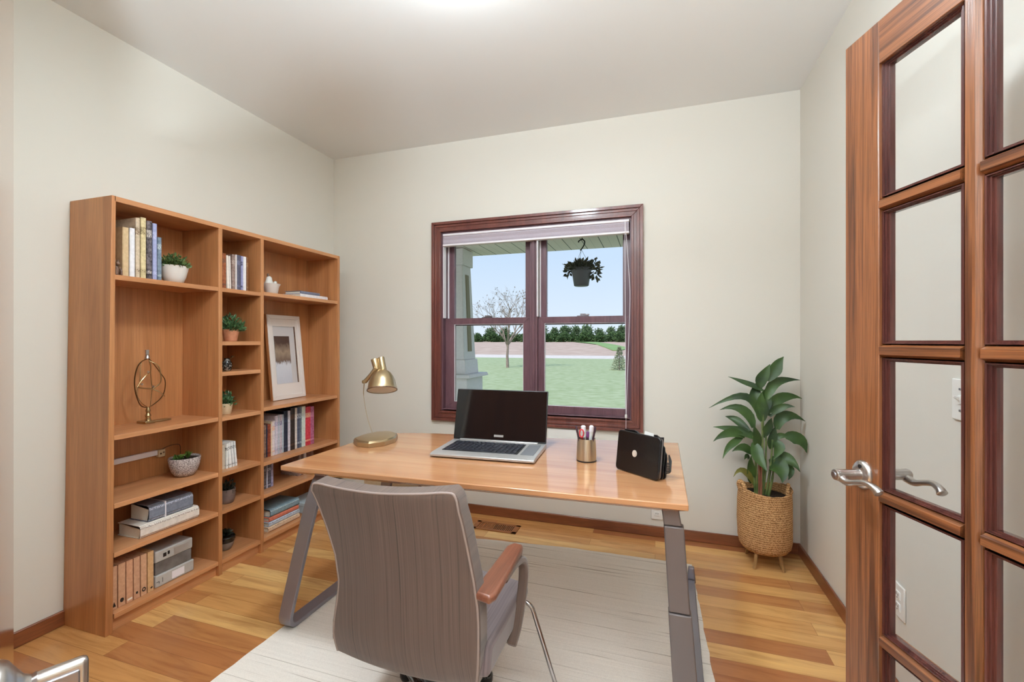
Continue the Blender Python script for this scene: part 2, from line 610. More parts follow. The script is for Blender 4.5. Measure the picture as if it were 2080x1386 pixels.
def tag(o, label, cat, group=None, kind=None):
    o['label'] = label
    o['category'] = cat
    if group: o['group'] = group
    if kind: o['kind'] = kind
    return o

def root(name, loc, label, cat, group=None, kind=None, rz=0.0):
    o = bpy.data.objects.new(name, None)
    o.empty_display_size = 0.05
    o.location = loc
    o.rotation_euler = (0, 0, rz)
    COL.objects.link(o)
    return tag(o, label, cat, group, kind)

def box_ob(name, b, m, parent=None, bevel=0.0, **kw):
    bm = nb()
    bx(bm, *b)
    return ob(name, bm, m, parent, bevel=bevel, **kw)

def frame_loop(bm, x0, x1, z0, z1, w, y0, y1):
    """mitred rectangular frame in the XZ plane, outer x0..x1,z0..z1, bar width w"""
    wl, wr, wb, wt = (w, w, w, w) if not isinstance(w, tuple) else w
    O = [(x0, z0), (x1, z0), (x1, z1), (x0, z1)]
    I = [(x0 + wl, z0 + wb), (x1 - wr, z0 + wb), (x1 - wr, z1 - wt), (x0 + wl, z1 - wt)]
    for i in range(4):
        j = (i + 1) % 4
        prism(bm, [O[i], O[j], I[j], I[i]], 1, y0, y1)

def leafblade(bm, base, mid, tip, w, n=8, fold=0.18, side=None):
    """curved blade through three points with a folded midrib"""
    A, Bm, T = Vector(base), Vector(mid), Vector(tip)
    C = Bm * 2 - (A + T) * 0.5
    rows = []
    for i in range(n + 1):
        t = i / n
        p = A * (1 - t) ** 2 + C * 2 * t * (1 - t) + T * t * t
        d = ((C - A) * 2 * (1 - t) + (T - C) * 2 * t).normalized()
        s = side if side is not None else Vector((0, -1, 0.35))
        s = Vector(s)
        lat = d.cross(s)
        if lat.length < 0.2:
            lat = d.cross(Vector((1, 0, 0.2)))
        lat.normalize()
        nrm = lat.cross(d).normalized()
        prof = max(0.0, math.sin(PI * min(1, (0.07 + 0.93 * t)) ** 0.78)) ** 1.05 if t < 1 else 0
        hw = max(0.0008, 0.5 * w * prof)
        wob = 1 + 0.12 * math.sin(7 * t + w * 300)
        rows.append([bm.verts.new(p - lat * hw * wob + nrm * fold * hw), bm.verts.new(p - lat * hw * 0.5 + nrm * fold * hw * 0.3), bm.verts.new(p), bm.verts.new(p + lat * hw * 0.5 + nrm * fold * hw * 0.3), bm.verts.new(p + lat * hw / wob + nrm * fold * hw)])
    for a, b in zip(rows, rows[1:]):
        for k in range(4):
            bm.faces.new((a[k], a[k + 1], b[k + 1], b[k]))

def leafcard(bm, p, d, w, l, r=RND):
    d = Vector(d).normalized()
    lat = d.cross(Vector((r.uniform(-1, 1), r.uniform(-1, 1), r.uniform(-1, 1)))).normalized()
    nrm = lat.cross(d)
    p = Vector(p)
    a = bm.verts.new(p)
    b = bm.verts.new(p + d * l * 0.45 + lat * w * 0.5 + nrm * w * 0.1)
    c = bm.verts.new(p + d * l)
    e = bm.verts.new(p + d * l * 0.45 - lat * w * 0.5 + nrm * w * 0.1)
    m = bm.verts.new(p + d * l * 0.5 - nrm * w * 0.12)
    for q in ((a, b, m), (b, c, m), (c, e, m), (e, a, m)):
        bm.faces.new(q)

def bush(bm, c, rx, ry, rz, n, w, l, seed=1, zmin=0.0, up=0.5):
    r = random.Random(seed)
    c = Vector(c)
    for _ in range(n):
        th = r.uniform(0, 2 * PI)
        cz = r.uniform(zmin, 1)
        s = math.sqrt(max(0, 1 - cz * cz))
        q = r.uniform(0.35, 1.0)
        d = Vector((s * math.cos(th), s * math.sin(th), cz))
        p = c + Vector((d.x * rx * q, d.y * ry * q, d.z * rz * q))
        dd = d + Vector((r.uniform(-.6, .6), r.uniform(-.6, .6), r.uniform(-.2, .8) * up * 2))
        leafcard(bm, p, dd, w * r.uniform(.7, 1.2), l * r.uniform(.7, 1.2), r)

# ------------------------------------------------------------------ camera
CAM_H = 1.258
cd = bpy.data.cameras.new('camera')
cam = bpy.data.objects.new('camera', cd)
COL.objects.link(cam)
cam.location = (0, 0, CAM_H)
cam.rotation_euler = (PI / 2, 0, math.radians(17.8))
cd.sensor_width = 36.0
cd.lens = 36.0 * 905.0 / 2080.0
cd.clip_start = 0.02
cd.clip_end = 1000
SC.camera = cam

M['oakgloss'] = wood('door_oak_gloss', (150, 92, 56), (112, 62, 36), 'Z', 0.16, 0.8, 18, 1.0, 0.2, 0.0)
M['casegrey'] = plain('case_grey_plastic', (182, 178, 174), 0.3, noise=8, nscale=25)
M['glassfleck'] = speck_mat('mottled_glass', (30, 26, 24), (170, 160, 150), 90, 0.5, 0.75, 0.0)
M['glassfleck'].node_tree.nodes['Principled BSDF'].inputs['Roughness'].default_value = 0.15
M['boxblue'] = plain('pale_blue_card', (188, 200, 206), 0.7)
M['plum'] = plain('plum_plastic', (52, 30, 46), 0.35)
M['purple'] = plain('purple_plastic', (96, 44, 96), 0.35)
M['red'] = plain('red_plastic', (190, 50, 62), 0.35)
M['casewin'] = plain('smoky_case_window', (104, 100, 100), 0.12, 0, 0.5, 0.3, noise=18, nscale=14)
M['emblem'] = plain('emblem_silver', (214, 204, 192), 0.3, 0.3)
P_CEIL, P_HALL_FILL, P_REAR_FILL, P_SUN, P_SKY, P_UP = 15.0, 2.0, 4.0, 3.7, 1.05, 205.0

# ------------------------------------------------------------------ room shell
XL, XR, YB, YF, ZC = -2.5, 0.8145, 3.02, -2.4, 2.74
WX0, WX1, WZ0, WZ1 = -1.53, -0.14, 0.737, 2.072      # window opening
S = dict(kind='structure')

def struct(o, label, cat):
    return tag(o, label, cat, kind='structure')

bm = nb(); bx(bm, XL - 0.15, XR + 0.15, YF - 0.15, YB + 0.16, -0.1, 0)
struct(ob('floor', bm, M['floor'], smooth=False, at=(0, 0, 0)), 'warm mixed-tone wooden board floor', 'floor')
bm = nb(); bx(bm, XL - 0.15, XR + 0.15, YF - 0.15, YB + 0.16, ZC, ZC + 0.15)
struct(ob('ceiling', bm, M['ceil'], smooth=False), 'flat off-white painted ceiling', 'ceiling')
bm = nb()
bx(bm, XL - 0.15, WX0, YB, YB + 0.16, 0, ZC)
bx(bm, WX1, XR + 0.15, YB, YB + 0.16, 0, ZC)
bx(bm, WX0, WX1, YB, YB + 0.16, 0, WZ0)
bx(bm, WX0, WX1, YB, YB + 0.16, WZ1, ZC)
struct(ob('wall_back', bm, M['wall'], smooth=False), 'cream painted wall with the window', 'wall')
bm = nb(); bx(bm, XL - 0.15, XL, YF - 0.15, YB, 0, ZC)
struct(ob('wall_left', bm, M['wall'], smooth=False), 'cream painted wall behind the bookcase', 'wall')
bm = nb(); bx(bm, XR, XR + 0.15, YF - 0.15, YB, 0, ZC)
struct(ob('wall_right', bm, M['wall'], smooth=False), 'cream painted wall behind the open glazed door', 'wall')
bm = nb()
bx(bm, XL, -1.43, 0.47, 0.57, 0, ZC)
bx(bm, 0.785, XR, 0.40, 0.50, 0, ZC)
struct(ob('wall_front', bm, M['wall'], smooth=False), 'cream partition wall around the double doorway', 'wall')
# hall behind the doorway, with a wide rear opening added for fill light
bm = nb()
bx(bm, XL, -1.5, YF - 0.15, YF, 0, ZC)
bx(bm, 0.5, XR, YF - 0.15, YF, 0, ZC)
bx(bm, -1.5, 0.5, YF - 0.15, YF, 0, 0.25)
bx(bm, -1.5, 0.5, YF - 0.15, YF, 2.45, ZC)
struct(ob('wall_rear', bm, M['wall'], smooth=False), 'cream hall wall behind the camera with a wide opening added for fill light', 'wall')

def baseboard(name, b, m, label, axis):
    bm = nb()
    x0, x1, y0, y1 = b
    bx(bm, x0, x1, y0, y1, 0, 0.066)
    return struct(ob(name, bm, m, bevel=0.004), label, 'baseboard')
baseboard('baseboard_back', (XL, XR, YB - 0.013, YB, ), M['base'], 'reddish-brown wooden baseboard under the window wall', 0)
baseboard('baseboard_left', (XL, XL + 0.013, 0.57, YB - 0.013), M['basey'], 'reddish-brown wooden baseboard beside the bookcase', 1)
baseboard('baseboard_right', (XR - 0.013, XR, 0.6, YB - 0.013), M['basey'], 'reddish-brown wooden baseboard along the wall behind the open door', 1)

# ------------------------------------------------------------------ window
wr = root('window_1', (-0.835, 3.0, 0.667), 'double-hung twin window with cherry-red wooden casing', 'window', kind='structure')
bm = nb()
frame_loop(bm, -1.597, -0.073, 0.665, 2.145, 0.074, 3.004, 3.02)
frame_loop(bm, -1.597, -0.073, 0.665, 2.145, 0.020, 2.994, 3.004)
frame_loop(bm, -1.573, -0.097, 0.689, 2.121, 0.016, 2.998, 3.004)
frame_loop(bm, -1.537, -0.133, 0.725, 2.085, 0.014, 2.996, 3.004)
ob('casing', bm, M['casez'], wr, bevel=0.002)
bm = nb()
frame_loop(bm, -1.53, -0.14, 0.737, 2.072, 0.016, 3.02, 3.17)
ob('jamb', bm, M['sashz'], wr, bevel=0.002)
bm = nb()
bx(bm, -0.845, -0.79, 3.045, 3.17, 0.753, 2.056)
bx(bm, -0.828, -0.807, 3.035, 3.045, 0.753, 2.056)
ob('mullion', bm, M['sashz'], wr, bevel=0.002)
bm = nb(); bx(bm, -1.514, -0.156, 3.02, 3.06, 0.735, 0.75)
ob('stool_ledge', bm, M['casex'], wr, bevel=0.003)
for nm, x0, x1 in (('l', -1.512, -0.846), ('r', -0.789, -0.158)):
    # upper sash (outer), lower sash (inner)
    bm = nb(); frame_loop(bm, x0, x1, 1.375, 2.056, (0.05, 0.05, 0.04, 0.05), 3.11, 3.145)
    up = ob('upper_sash', bm, M['sashz'], wr, bevel=0.002)
    bm = nb(); bx(bm, x0 + 0.045, x1 - 0.045, 3.125, 3.130, 1.41, 2.01)
    ob('pane', bm, M['glass'], up, smooth=False)
    bm = nb(); frame_loop(bm, x0, x1, 0.752, 1.428, (0.073 if nm == 'l' else 0.047, 0.052 if nm == 'l' else 0.03, 0.052, 0.045), 3.06, 3.095)
    lo = ob('lower_sash', bm, M['sashz'], wr, bevel=0.002)
    bm = nb(); bx(bm, x0 + 0.03, x1 - 0.025, 3.075, 3.080, 0.79, 1.39)
    ob('pane', bm, M['glass'], lo, smooth=False)
    bm = nb(); frame_loop(bm, x0 + (0.073 if nm == 'l' else 0.047) - 0.004, x1 - (0.052 if nm == 'l' else 0.03) + 0.004, 0.80, 1.387, 0.006, 3.062, 3.074)
    ob('glazing_strip', bm, M['whitel'], lo, smooth=False, props={'label': 'thin pale glazing strip'})
    bm = nb()
    xm = (x0 + x1) / 2
    bx(bm, xm - 0.04, xm + 0.04, 3.065, 3.09, 1.428, 1.434)
    bx(bm, xm - 0.018, xm + 0.018, 3.068, 3.088, 1.434, 1.447)
    bx(bm, xm + 0.005, xm + 0.045, 3.06, 3.068, 1.434, 1.444)
    ob('sash_lock', bm, M['nickeldark'], wr, bevel=0.002, props={'label': 'grey metal sash lock'})
    bm = nb()
    xa = x0 + 0.001
    bx(bm, xa - 0.001, xa + 0.006, 3.022, 3.058, 1.43, 2.05)
    bx(bm, xa, xa + 0.010, 3.098, 3.108, 1.43, 2.05)
    ob('jamb_liner', bm, M['whitel'], wr, smooth=False, props={'label': 'white plastic sash track'})

# raised blind
rb = root('window_blind', (-0.83, 3.03, 1.96), 'raised lavender-grey cloth blind with white rails at the top of the window', 'blind')
box_ob('head_rail', (-1.508, -0.16, 3.006, 3.05, 2.040, 2.056), M['whitel'], rb, bevel=0.003, props={'label': 'white head rail'})
bm = nb(); prism(bm, [(3.014, 1.978), (3.010, 1.99), (3.016, 2.01), (3.010, 2.03), (3.014, 2.04), (3.044, 2.04), (3.044, 1.978)], 0, -1.505, -0.163)
ob('folded_shade', bm, M['shade'], rb, angle=20)
box_ob('bottom_rail', (-1.508, -0.16, 3.005, 3.048, 1.964, 1.978), M['whitel'], rb, bevel=0.003, props={'label': 'white bottom rail'})
bm = nb()
tube(bm, smooth_path([(-0.187, 2.99, 2.045), (-0.186, 2.99, 1.7), (-0.183, 2.99, 1.2), (-0.180, 2.988, 0.775)]), 0.0016, 6)
tube(bm, smooth_path([(-0.185, 2.99, 2.04), (-0.165, 2.99, 1.75), (-0.155, 2.99, 1.55), (-0.165, 2.99, 1.2), (-0.179, 2.988, 0.775)]), 0.0016, 6)
tube(bm, smooth_path([(-0.180, 2.988, 0.76), (-0.180, 2.985, 0.66), (-0.180, 2.985, 0.56)]), 0.0014, 6)
pc = ob('pull_cord', bm, M['whitel'], rb)
bm = nb(); lathe(bm, [(0.003, 0), (0.008, 0.004), (0.008, 0.02), (0.003, 0.026)], (-0.180, 2.988, 0.755), 12)
ob('cord_bead', bm, M['white'], rb)

# ------------------------------------------------------------------ wall plates, vent
def outlet(name, face, x, y, z, label, kind):
    """face 'R' right wall (normal -x) or 'B' back wall (normal -y)"""
    if face == 'R':
        r = root(name, (XR, y, z), label, 'switch' if kind == 's' else 'outlet')
        box_ob('cover_plate', (XR - 0.007, XR, y - 0.038, y + 0.038, z - 0.058, z + 0.058), M['white'], r, bevel=0.003)
        if kind == 's':
            bm = nb(); bx(bm, XR - 0.010, XR - 0.006, y - 0.006, y + 0.006, z - 0.012, z + 0.012)
            prism(bm, [(XR - 0.008, z - 0.004), (XR - 0.008, z + 0.008), (XR - 0.022, z + 0.012), (XR - 0.022, z + 0.006)], 1, y - 0.004, y + 0.004)
            ob('toggle', bm, M['white'], r, bevel=0.001)
            for dz in (-0.03, 0.03):
                bm = nb(); bx(bm, XR - 0.009, XR - 0.006, y - 0.003, y + 0.003, z + dz - 0.003, z + dz + 0.003)
                ob('screw', bm, M['nickeldark'], r)
        else:
            for dz in (-0.02, 0.02):
                bm = nb(); bx(bm, XR - 0.010, XR - 0.006, y - 0.016, y + 0.016, z + dz - 0.014, z + dz + 0.014)
                s = ob('socket', bm, M['white'], r, bevel=0.003)
                for dy, h in ((-0.006, 0.004), (0.006, 0.005)):
                    bm = nb(); bx(bm, XR - 0.0106, XR - 0.009, y + dy - 0.0012, y + dy + 0.0012, z + dz - 0.001, z + dz - 0.001 + 2 * h)
                    ob('slot', bm, M['black'], s, smooth=False)
                bm = nb(); bx(bm, XR - 0.0106, XR - 0.009, y - 0.002, y + 0.002, z + dz - 0.010, z + dz - 0.006)
                ob('slot', bm, M['black'], s, smooth=False)
        return r
    r = root(name, (x, YB, z), label, 'outlet')
    box_ob('cover_plate', (x - 0.036, x + 0.036, YB - 0.007, YB, z - 0.056, z + 0.056), M['white'], r, bevel=0.003)
    for dz in (-0.02, 0.02):
        bm = nb(); bx(bm, x - 0.016, x + 0.016, YB - 0.010, YB - 0.006, z + dz - 0.014, z + dz + 0.014)
        s = ob('socket', bm, M['white'], r, bevel=0.003)
        for dx in (-0.006, 0.006):
            bm = nb(); bx(bm, x + dx - 0.0012, x + dx + 0.0012, YB - 0.0106, YB - 0.009, z + dz - 0.001, z + dz + 0.008)
            ob('slot', bm, M['black'], s, smooth=False)
    return r
outlet('light_switch', 'R', 0, 1.56, 1.094, 'white toggle light switch plate on the wall behind the door glass', 's')
outlet('wall_outlet', 'R', 0, 1.892, 0.352, 'white double socket low on the wall behind the door glass', 'o')
outlet('wall_outlet', 'B', 0.012, 0, 0.165, 'white socket low on the window wall beside the right desk leg', 'o')
bm = nb(); bx(bm, -0.708, -0.495, YB - 0.012, YB, 0.568, 0.655)
tag(ob('blank_wall_plate', bm, M['white'], bevel=0.003), 'blank white rectangular plate on the wall just under the window', 'wall plate')

fv = root('floor_vent', (-1.02, 2.82, 0), 'brown slotted floor vent by the baseboard under the window', 'vent')
bm = nb()
x0, x1, y0, y1 = -1.175, -0.865, 2.765, 2.895
for a in ((x0, x1, y0, y0 + 0.022), (x0, x1, y1 - 0.022, y1), (x0, x0 + 0.03, y0, y1), (x1 - 0.03, x1, y0, y1)):
    bx(bm, a[0], a[1], a[2], a[3], 0, 0.005)
ob('vent_frame', bm, M['vent'], fv, bevel=0.001)
box_ob('duct_opening', (-1.035, x1 - 0.03, y0 + 0.02, y1 - 0.02, 0.0002, 0.001), M['ventdark'], fv)
box_ob('closed_damper', (x0 + 0.02, -1.0352, y0 + 0.02, y1 - 0.02, 0.0002, 0.001), M['vent'], fv)
bm = nb()
k = 0
xx = x0 + 0.036
while xx < x1 - 0.034:
    bx(bm, xx, xx + (0.008 if xx < -1.04 else 0.006), y0 + 0.02, y1 - 0.02, 0.001, 0.004)
    xx += 0.0125
ob('louvre', bm, M['vent'], fv)

# ------------------------------------------------------------------ glazed door on the right
TH = math.radians(107.8)
HX, HY = 0.7475, 0.5605
def door_local_root(name, loc, rz, label):
    return root(name, loc, label, 'door', kind='structure', rz=rz)
dr = door_local_root('door_1', (HX, HY, 0.0), TH, 'open oak french door with fifteen glass panes and a nickel lever')
W, T = 0.875, 0.042
def L(name, b, m, parent=dr, bevel=0.002, **kw):
    bm = nb(); bx(bm, *b)
    return ob(name, bm, m, parent, world=False, bevel=bevel, **kw)
L('stile', (W - 0.107, W, -T, 0, 0.01, 2.03), M['oakz'])
L('stile', (0, 0.107, -T, 0, 0.01, 2.03), M['oakz'])
L('rail', (0.107, W - 0.107, -T, 0, 1.925, 2.03), M['oakx'])
L('rail', (0.107, W - 0.107, -T, 0, 0.01, 0.19), M['oakx'])
lx = [0.107 + i * (0.195 + 0.038) for i in range(3)]
mz = [0.535, 0.882, 1.234, 1.587]
hb = 0.0175
zr = [(0.19, mz[0] - hb)] + [(mz[i] + hb, mz[i + 1] - hb) for i in range(3)] + [(mz[3] + hb, 1.925)]
def muntin(bm, vertical, a, b0, b1, w):
    pr = [(-w, -T), (-w, -T + 0.008), (-w * 0.7, -T + 0.018), (-w * 0.7, -0.018), (-w * 0.85, -0.012), (-w * 0.5, 0), (w * 0.5, 0), (w * 0.85, -0.012), (w * 0.7, -0.018), (w * 0.7, -T + 0.018), (w, -T + 0.008), (w, -T)]
    if vertical:
        prism(bm, [(a + p[0], p[1]) for p in pr], 2, b0, b1)
    else:
        prism(bm, [(p[1], a + p[0]) for p in pr], 0, b0, b1)
for i in (1, 2):
    bm = nb(); muntin(bm, True, lx[i] - 0.019, 0.19, 1.925, 0.019)
    ob('muntin', bm, M['oakz'], dr, world=False)
for z in mz:
    for i in range(3):
        bm = nb(); muntin(bm, False, z, lx[i], lx[i] + 0.195, hb)
        ob('muntin', bm, M['oakx'], dr, world=False)
for i in range(3):
    for z0, z1 in zr:
        a0, a1 = lx[i], lx[i] + 0.195
        bm = nb()
        for d, y0, y1 in ((0.004, -0.036, -0.008), (0.009, -0.032, -0.012), (0.014, -0.028, -0.016)):
            frame_loop(bm, a0, a1, z0, z1, (d, d, d * 0.55, d * 0.55), y0, y1)
        ob('glazing_bead', bm, M['bead'], dr, world=False)
        L('pane', (a0 + 0.004, a1 - 0.004, -0.023, -0.019, z0 + 0.004, z1 - 0.004), M['doorglass'], bevel=0, smooth=False)

def lever(parent, a, z, sgn, y0, lean=-1):
    """oval rose, neck, key button and a curved lever; sgn=+1 on the y>0 side"""
    bm = nb()
    prof = [(0.036, 0.0), (0.036, 0.004), (0.032, 0.009), (0.022, 0.012), (0.014, 0.013)]
    lathe(bm, prof, (0, 0, 0), 32, 0.82, 1.0)
    xf(bm, Matrix.Translation((a, y0, z)) @ Matrix.Rotation(-sgn * PI / 2, 4, 'X'))
    rose = ob('door_handle', bm, M['nickel'], parent, world=False, angle=50)
    bm = nb()
    lathe(bm, [(0.015, 0.0), (0.0135, 0.02), (0.0135, 0.05), (0.015, 0.058), (0.013, 0.064), (0.009, 0.065)], (0, 0, 0), 24)
    xf(bm, Matrix.Translation((a, y0 + sgn * 0.008, z)) @ Matrix.Rotation(-sgn * PI / 2, 4, 'X'))
    ob('neck', bm, M['nickel'], rose, world=False, angle=50)
    yl = y0 + sgn * 0.060
    bm = nb()
    pts = smooth_path([(a + 0.010, yl, z + 0.001), (a - 0.010, yl, z - 0.007), (a - 0.030, yl, z - 0.011), (a - 0.055, yl - sgn * 0.002, z - 0.003), (a - 0.080, yl - sgn * 0.004, z + 0.003), (a - 0.100, yl - sgn * 0.007, z - 0.002), (a - 0.112, yl - sgn * 0.010, z - 0.012)], 6)
    n = len(pts)
    rad = []
    for i in range(n):
        t = i / (n - 1)
        rad.append(0.0125 - 0.0055 * min(1, t / 0.45) + (0.004 * max(0, (t - 0.7) / 0.3)) - (0.004 if i == n - 1 else 0))
    tube(bm, pts, rad, 14)
    ob('lever', bm, M['nickel'], rose, world=False, angle=50)
    if sgn > 0:
        bm = nb(); lathe(bm, [(0.005, 0), (0.005, 0.0015)], (0, 0, 0), 16)
        xf(bm, Matrix.Translation((a - 0.004, y0 + 0.0115, z + 0.022)) @ Matrix.Rotation(-PI / 2, 4, 'X'))
        ob('screw_hole', bm, M['black'], rose, world=False)
        bm = nb(); lathe(bm, [(0.008, 0), (0.007, 0.003), (0.003, 0.003)], (0, 0, 0), 20)
        xf(bm, Matrix.Translation((a, y0 + 0.073, z)) @ Matrix.Rotation(-PI / 2, 4, 'X'))
        ob('lock_button', bm, M['nickeldark'], rose, world=False)
    return rose
lever(dr, W - 0.060, 0.922, 1, 0.0)
lever(dr, W - 0.060, 0.922, -1, -T)

# ------------------------------------------------------------------ left door leaf, seen almost edge-on
dl = door_local_root('door_2', (-1.386, 0.617, 0.0), math.radians(-25.65), 'oak door leaf at the frame edge with a nickel handle')
L('door_slab', (0, 0.84, -0.042, 0, 0.01, 2.03), M['oakgloss'], dl, bevel=0.003)
bm = nb()
lathe(bm, [(0.041, 0), (0.041, 0.010), (0.036, 0.018), (0.026, 0.024), (0.017, 0.030), (0.0135, 0.036), (0.015, 0.040)], (0, 0, 0), 32)
HZ = 0.866
xf(bm, Matrix.Translation((0.775, 0.0, HZ)) @ Matrix.Rotation(-PI / 2, 4, 'X'))
hl = ob('door_handle', bm, M['nickel'], dl, world=False, angle=50)
bm = nb()
bx(bm, 0.766, 0.782, 0.034, 0.083, HZ - 0.062, HZ + 0.013)
pl = ob('lever', bm, M['nickel'], hl, world=False, bevel=0.006, seg=3)
bm = nb()
bx(bm, 0.7815, 0.785, 0.043, 0.075, HZ - 0.056, HZ + 0.004)
ob('lever_face', bm, M['nickeldark'], hl, world=False, bevel=0.003)
# ------------------------------------------------------------------ rug
bm = nb()
R2 = random.Random(3)
def wob(p, q, n):
    return [(p[0] + (q[0] - p[0]) * i / n + R2.uniform(-.003, .003), p[1] + (q[1] - p[1]) * i / n + R2.uniform(-.003, .003)) for i in range(n)]
pts = wob((-1.555, 0.70), (0.222, 0.70), 30) + wob((0.222, 0.70), (0.194, 2.675), 40) + wob((0.194, 2.675), (-0.5, 2.665), 14) + wob((-0.5, 2.665), (-1.53, 2.565), 20) + wob((-1.53, 2.565), (-1.555, 0.70), 40)
prism(bm, pts, 2, 0.0, 0.011)
tag(ob('rug', bm, M['rug'], smooth=False), 'pale beige ribbed area rug under the desk and chair', 'rug')
# ------------------------------------------------------------------ bookcase
BX0, BX1 = -2.497, -2.22          # back, front
YA, YB1, YC, YD = 1.280, 1.788, 2.056, 2.748
TP = 0.022
bc = root('bookcase', (-2.36, 2.016, 0), 'tall open beech bookcase with three columns of shelves', 'bookcase')
def bcp(name, b, m, bevel=0.0012, **kw):
    return box_ob(name, b, m, bc, bevel=bevel, **kw)
bm = nb(); prism(bm, [(1.271, 0), (1.300, 0), (1.311, 1.885), (1.296, 1.885)], 0, BX0, BX1)
ob('side_panel', bm, M['beechz'], bc, bevel=0.0012)
bcp('side_panel', (BX0, BX1, YD - 0.022, YD, 0, 1.885), M['beechz'])
bcp('divider', (BX0 + 0.01, BX1 - 0.001, YB1, YB1 + TP, 0.0, 1.862), M['beechz'])
bcp('divider', (BX0 + 0.01, BX1 - 0.001, YC, YC + TP, 0.0, 1.862), M['beechz'])
bcp('top_panel', (BX0, BX1, YA + 0.026, YD - 0.022, 1.862, 1.885), M['beechy'])
bcp('back_panel', (BX0, BX0 + 0.010, YA + 0.026, YD - 0.022, 0.02, 1.862), M['beechz'])
for y0, y1 in ((YA + 0.026, YB1), (YB1 + TP, YC), (YC + TP, YD - 0.022)):
    bcp('plinth', (BX1 - 0.036, BX1 - 0.020, y0, y1, 0, 0.056), M['beechy'])
SH = {'a': [0.078, 0.343, 0.554, 0.850, 1.546], 'b': [0.078, 0.343, 0.546, 0.846, 1.090, 1.256, 1.546], 'c': [0.078, 0.338, 0.531, 0.860, 1.552]}
SPAN = {'a': (YA + 0.026, YB1), 'b': (YB1 + TP, YC), 'c': (YC + TP, YD - 0.022)}
for c in 'abc':
    for z in SH[c]:
        bcp('shelf', (BX0 + 0.010, BX1 - 0.003, SPAN[c][0], SPAN[c][1], z - TP, z), M['beechy'])

# ------------------------------------------------------------------ books
def book(label, y0, y1, z, h, c, accent=None, depth=0.16, xf_=-2.262, lean=0.0, group=None, page=None, cat='book', rough=0.5, top=True, name='book', speck=0):
    """standing book, spine towards the room at x=xf_, thickness y0..y1"""
    t = max(0.004, (y1 - y0) - 0.0012)
    ym = (y0 + y1) / 2
    bm = nb()
    bd = min(0.0025, t * 0.2)
    z0 = 0.0
    pr = [(-depth, -t / 2), (-0.003, -t / 2), (0, -t / 2 + min(0.003, t * .2)), (0, t / 2 - min(0.003, t * .2)), (-0.003, t / 2), (-depth, t / 2), (-depth, t / 2 - bd), (-0.004, t / 2 - bd), (-0.004, -t / 2 + bd), (-depth, -t / 2 + bd)]
    prism(bm, pr, 2, z0, h)
    rm = Matrix.Rotation(lean, 4, 'X')
    xf(bm, rm)
    dz = -min(v.co.z for v in bm.verts)
    loc = Vector((xf_, ym, z + dz + 0.0004))
    r = ob(name, bm, spine_mat(c, accent, rough, speck=speck), None, at=(0, 0, 0))
    r.location = loc
    tag(r, label, cat, group)
    bm = nb()
    bx(bm, -depth + 0.003, -0.005, -t / 2 + bd + 0.0002, t / 2 - bd - 0.0002, 0.003, h - 0.004)
    xf(bm, rm)
    ob('pages', bm, M['paper'], r, world=False, smooth=False)
    return r

def flat_book(label, x0, x1, y0, y1, z0, z1, c, accent=None, group=None, rz=0.0, spine='x', page=None, name='book'):
    """lying book, spine towards the room"""
    bm = nb()
    w, d, t = y1 - y0, x1 - x0, (z1 - z0) - 0.0006
    bd = min(0.0035, t * 0.16)
    rr = t * 0.22
    pr = [(-d / 2, 0), (d / 2 - rr, 0), (d / 2, rr), (d / 2, t - rr), (d / 2 - rr, t), (-d / 2, t), (-d / 2, t - bd), (d / 2 - 0.006, t - bd), (d / 2 - 0.006, bd), (-d / 2, bd)]
    prism(bm, pr, 1, -w / 2, w / 2) if False else None
    lo = [bm.verts.new((p[0], -w / 2, p[1])) for p in pr]
    hi = [bm.verts.new((p[0], w / 2, p[1])) for p in pr]
    n = len(pr)
    for i in range(n):
        j = (i + 1) % n
        bm.faces.new((lo[i], hi[i], hi[j], lo[j]))
    bm.faces.new(lo)
    bm.faces.new(hi[::-1])
    bmesh.ops.recalc_face_normals(bm, faces=bm.faces[:])
    xf(bm, Matrix.Rotation(rz, 4, 'Z'))
    r = ob(name, bm, spine_mat(c, accent), None, at=(0, 0, 0))
    r.location = ((x0 + x1) / 2, (y0 + y1) / 2, z0 + 0.0003)
    tag(r, label, 'book', group)
    bm = nb()
    bx(bm, -d / 2 + 0.004, d / 2 - 0.007, -w / 2 + 0.004, w / 2 - 0.004, bd + 0.0002, t - bd - 0.0002)
    xf(bm, Matrix.Rotation(rz, 4, 'Z'))
    ob('pages', bm, M['paper'], r, world=False, smooth=False)
    return r

g = 'books on the top left shelf'
z = SH['a'][4]
book('cream hardback with its broad cover showing, first book on the top left shelf', 1.362, 1.388, z, 0.222, (206, 176, 136), group=g, depth=0.19)
book('plain white hardback between the broad cream book and taller tan books', 1.391, 1.413, z, 0.225, (232, 230, 234), group=g, depth=0.17)
book('tall sand-coloured book, first of the tall ones after the white hardback', 1.4155, 1.434, z, 0.277, (206, 186, 160), (110, 84, 60), group=g, depth=0.21, speck=8)
book('tallest yellowish-cream book with small marks on the top left shelf', 1.4365, 1.460, z, 0.285, (212, 194, 150), (120, 100, 66), group=g, depth=0.17, speck=10)
book('dark book with a busy silver-flecked spine on the top left shelf', 1.4625, 1.486, z, 0.276, (92, 82, 86), (206, 196, 186), group=g, depth=0.17, speck=44)
book('pale lilac-blue book on the top left shelf', 1.4885, 1.508, z, 0.270, (160, 164, 200), (190, 192, 220), group=g, depth=0.17)
book('short slate-blue book beside the white potted shrub', 1.5105, 1.529, z, 0.209, (118, 132, 146), (196, 204, 206), group=g, depth=0.16, speck=12)

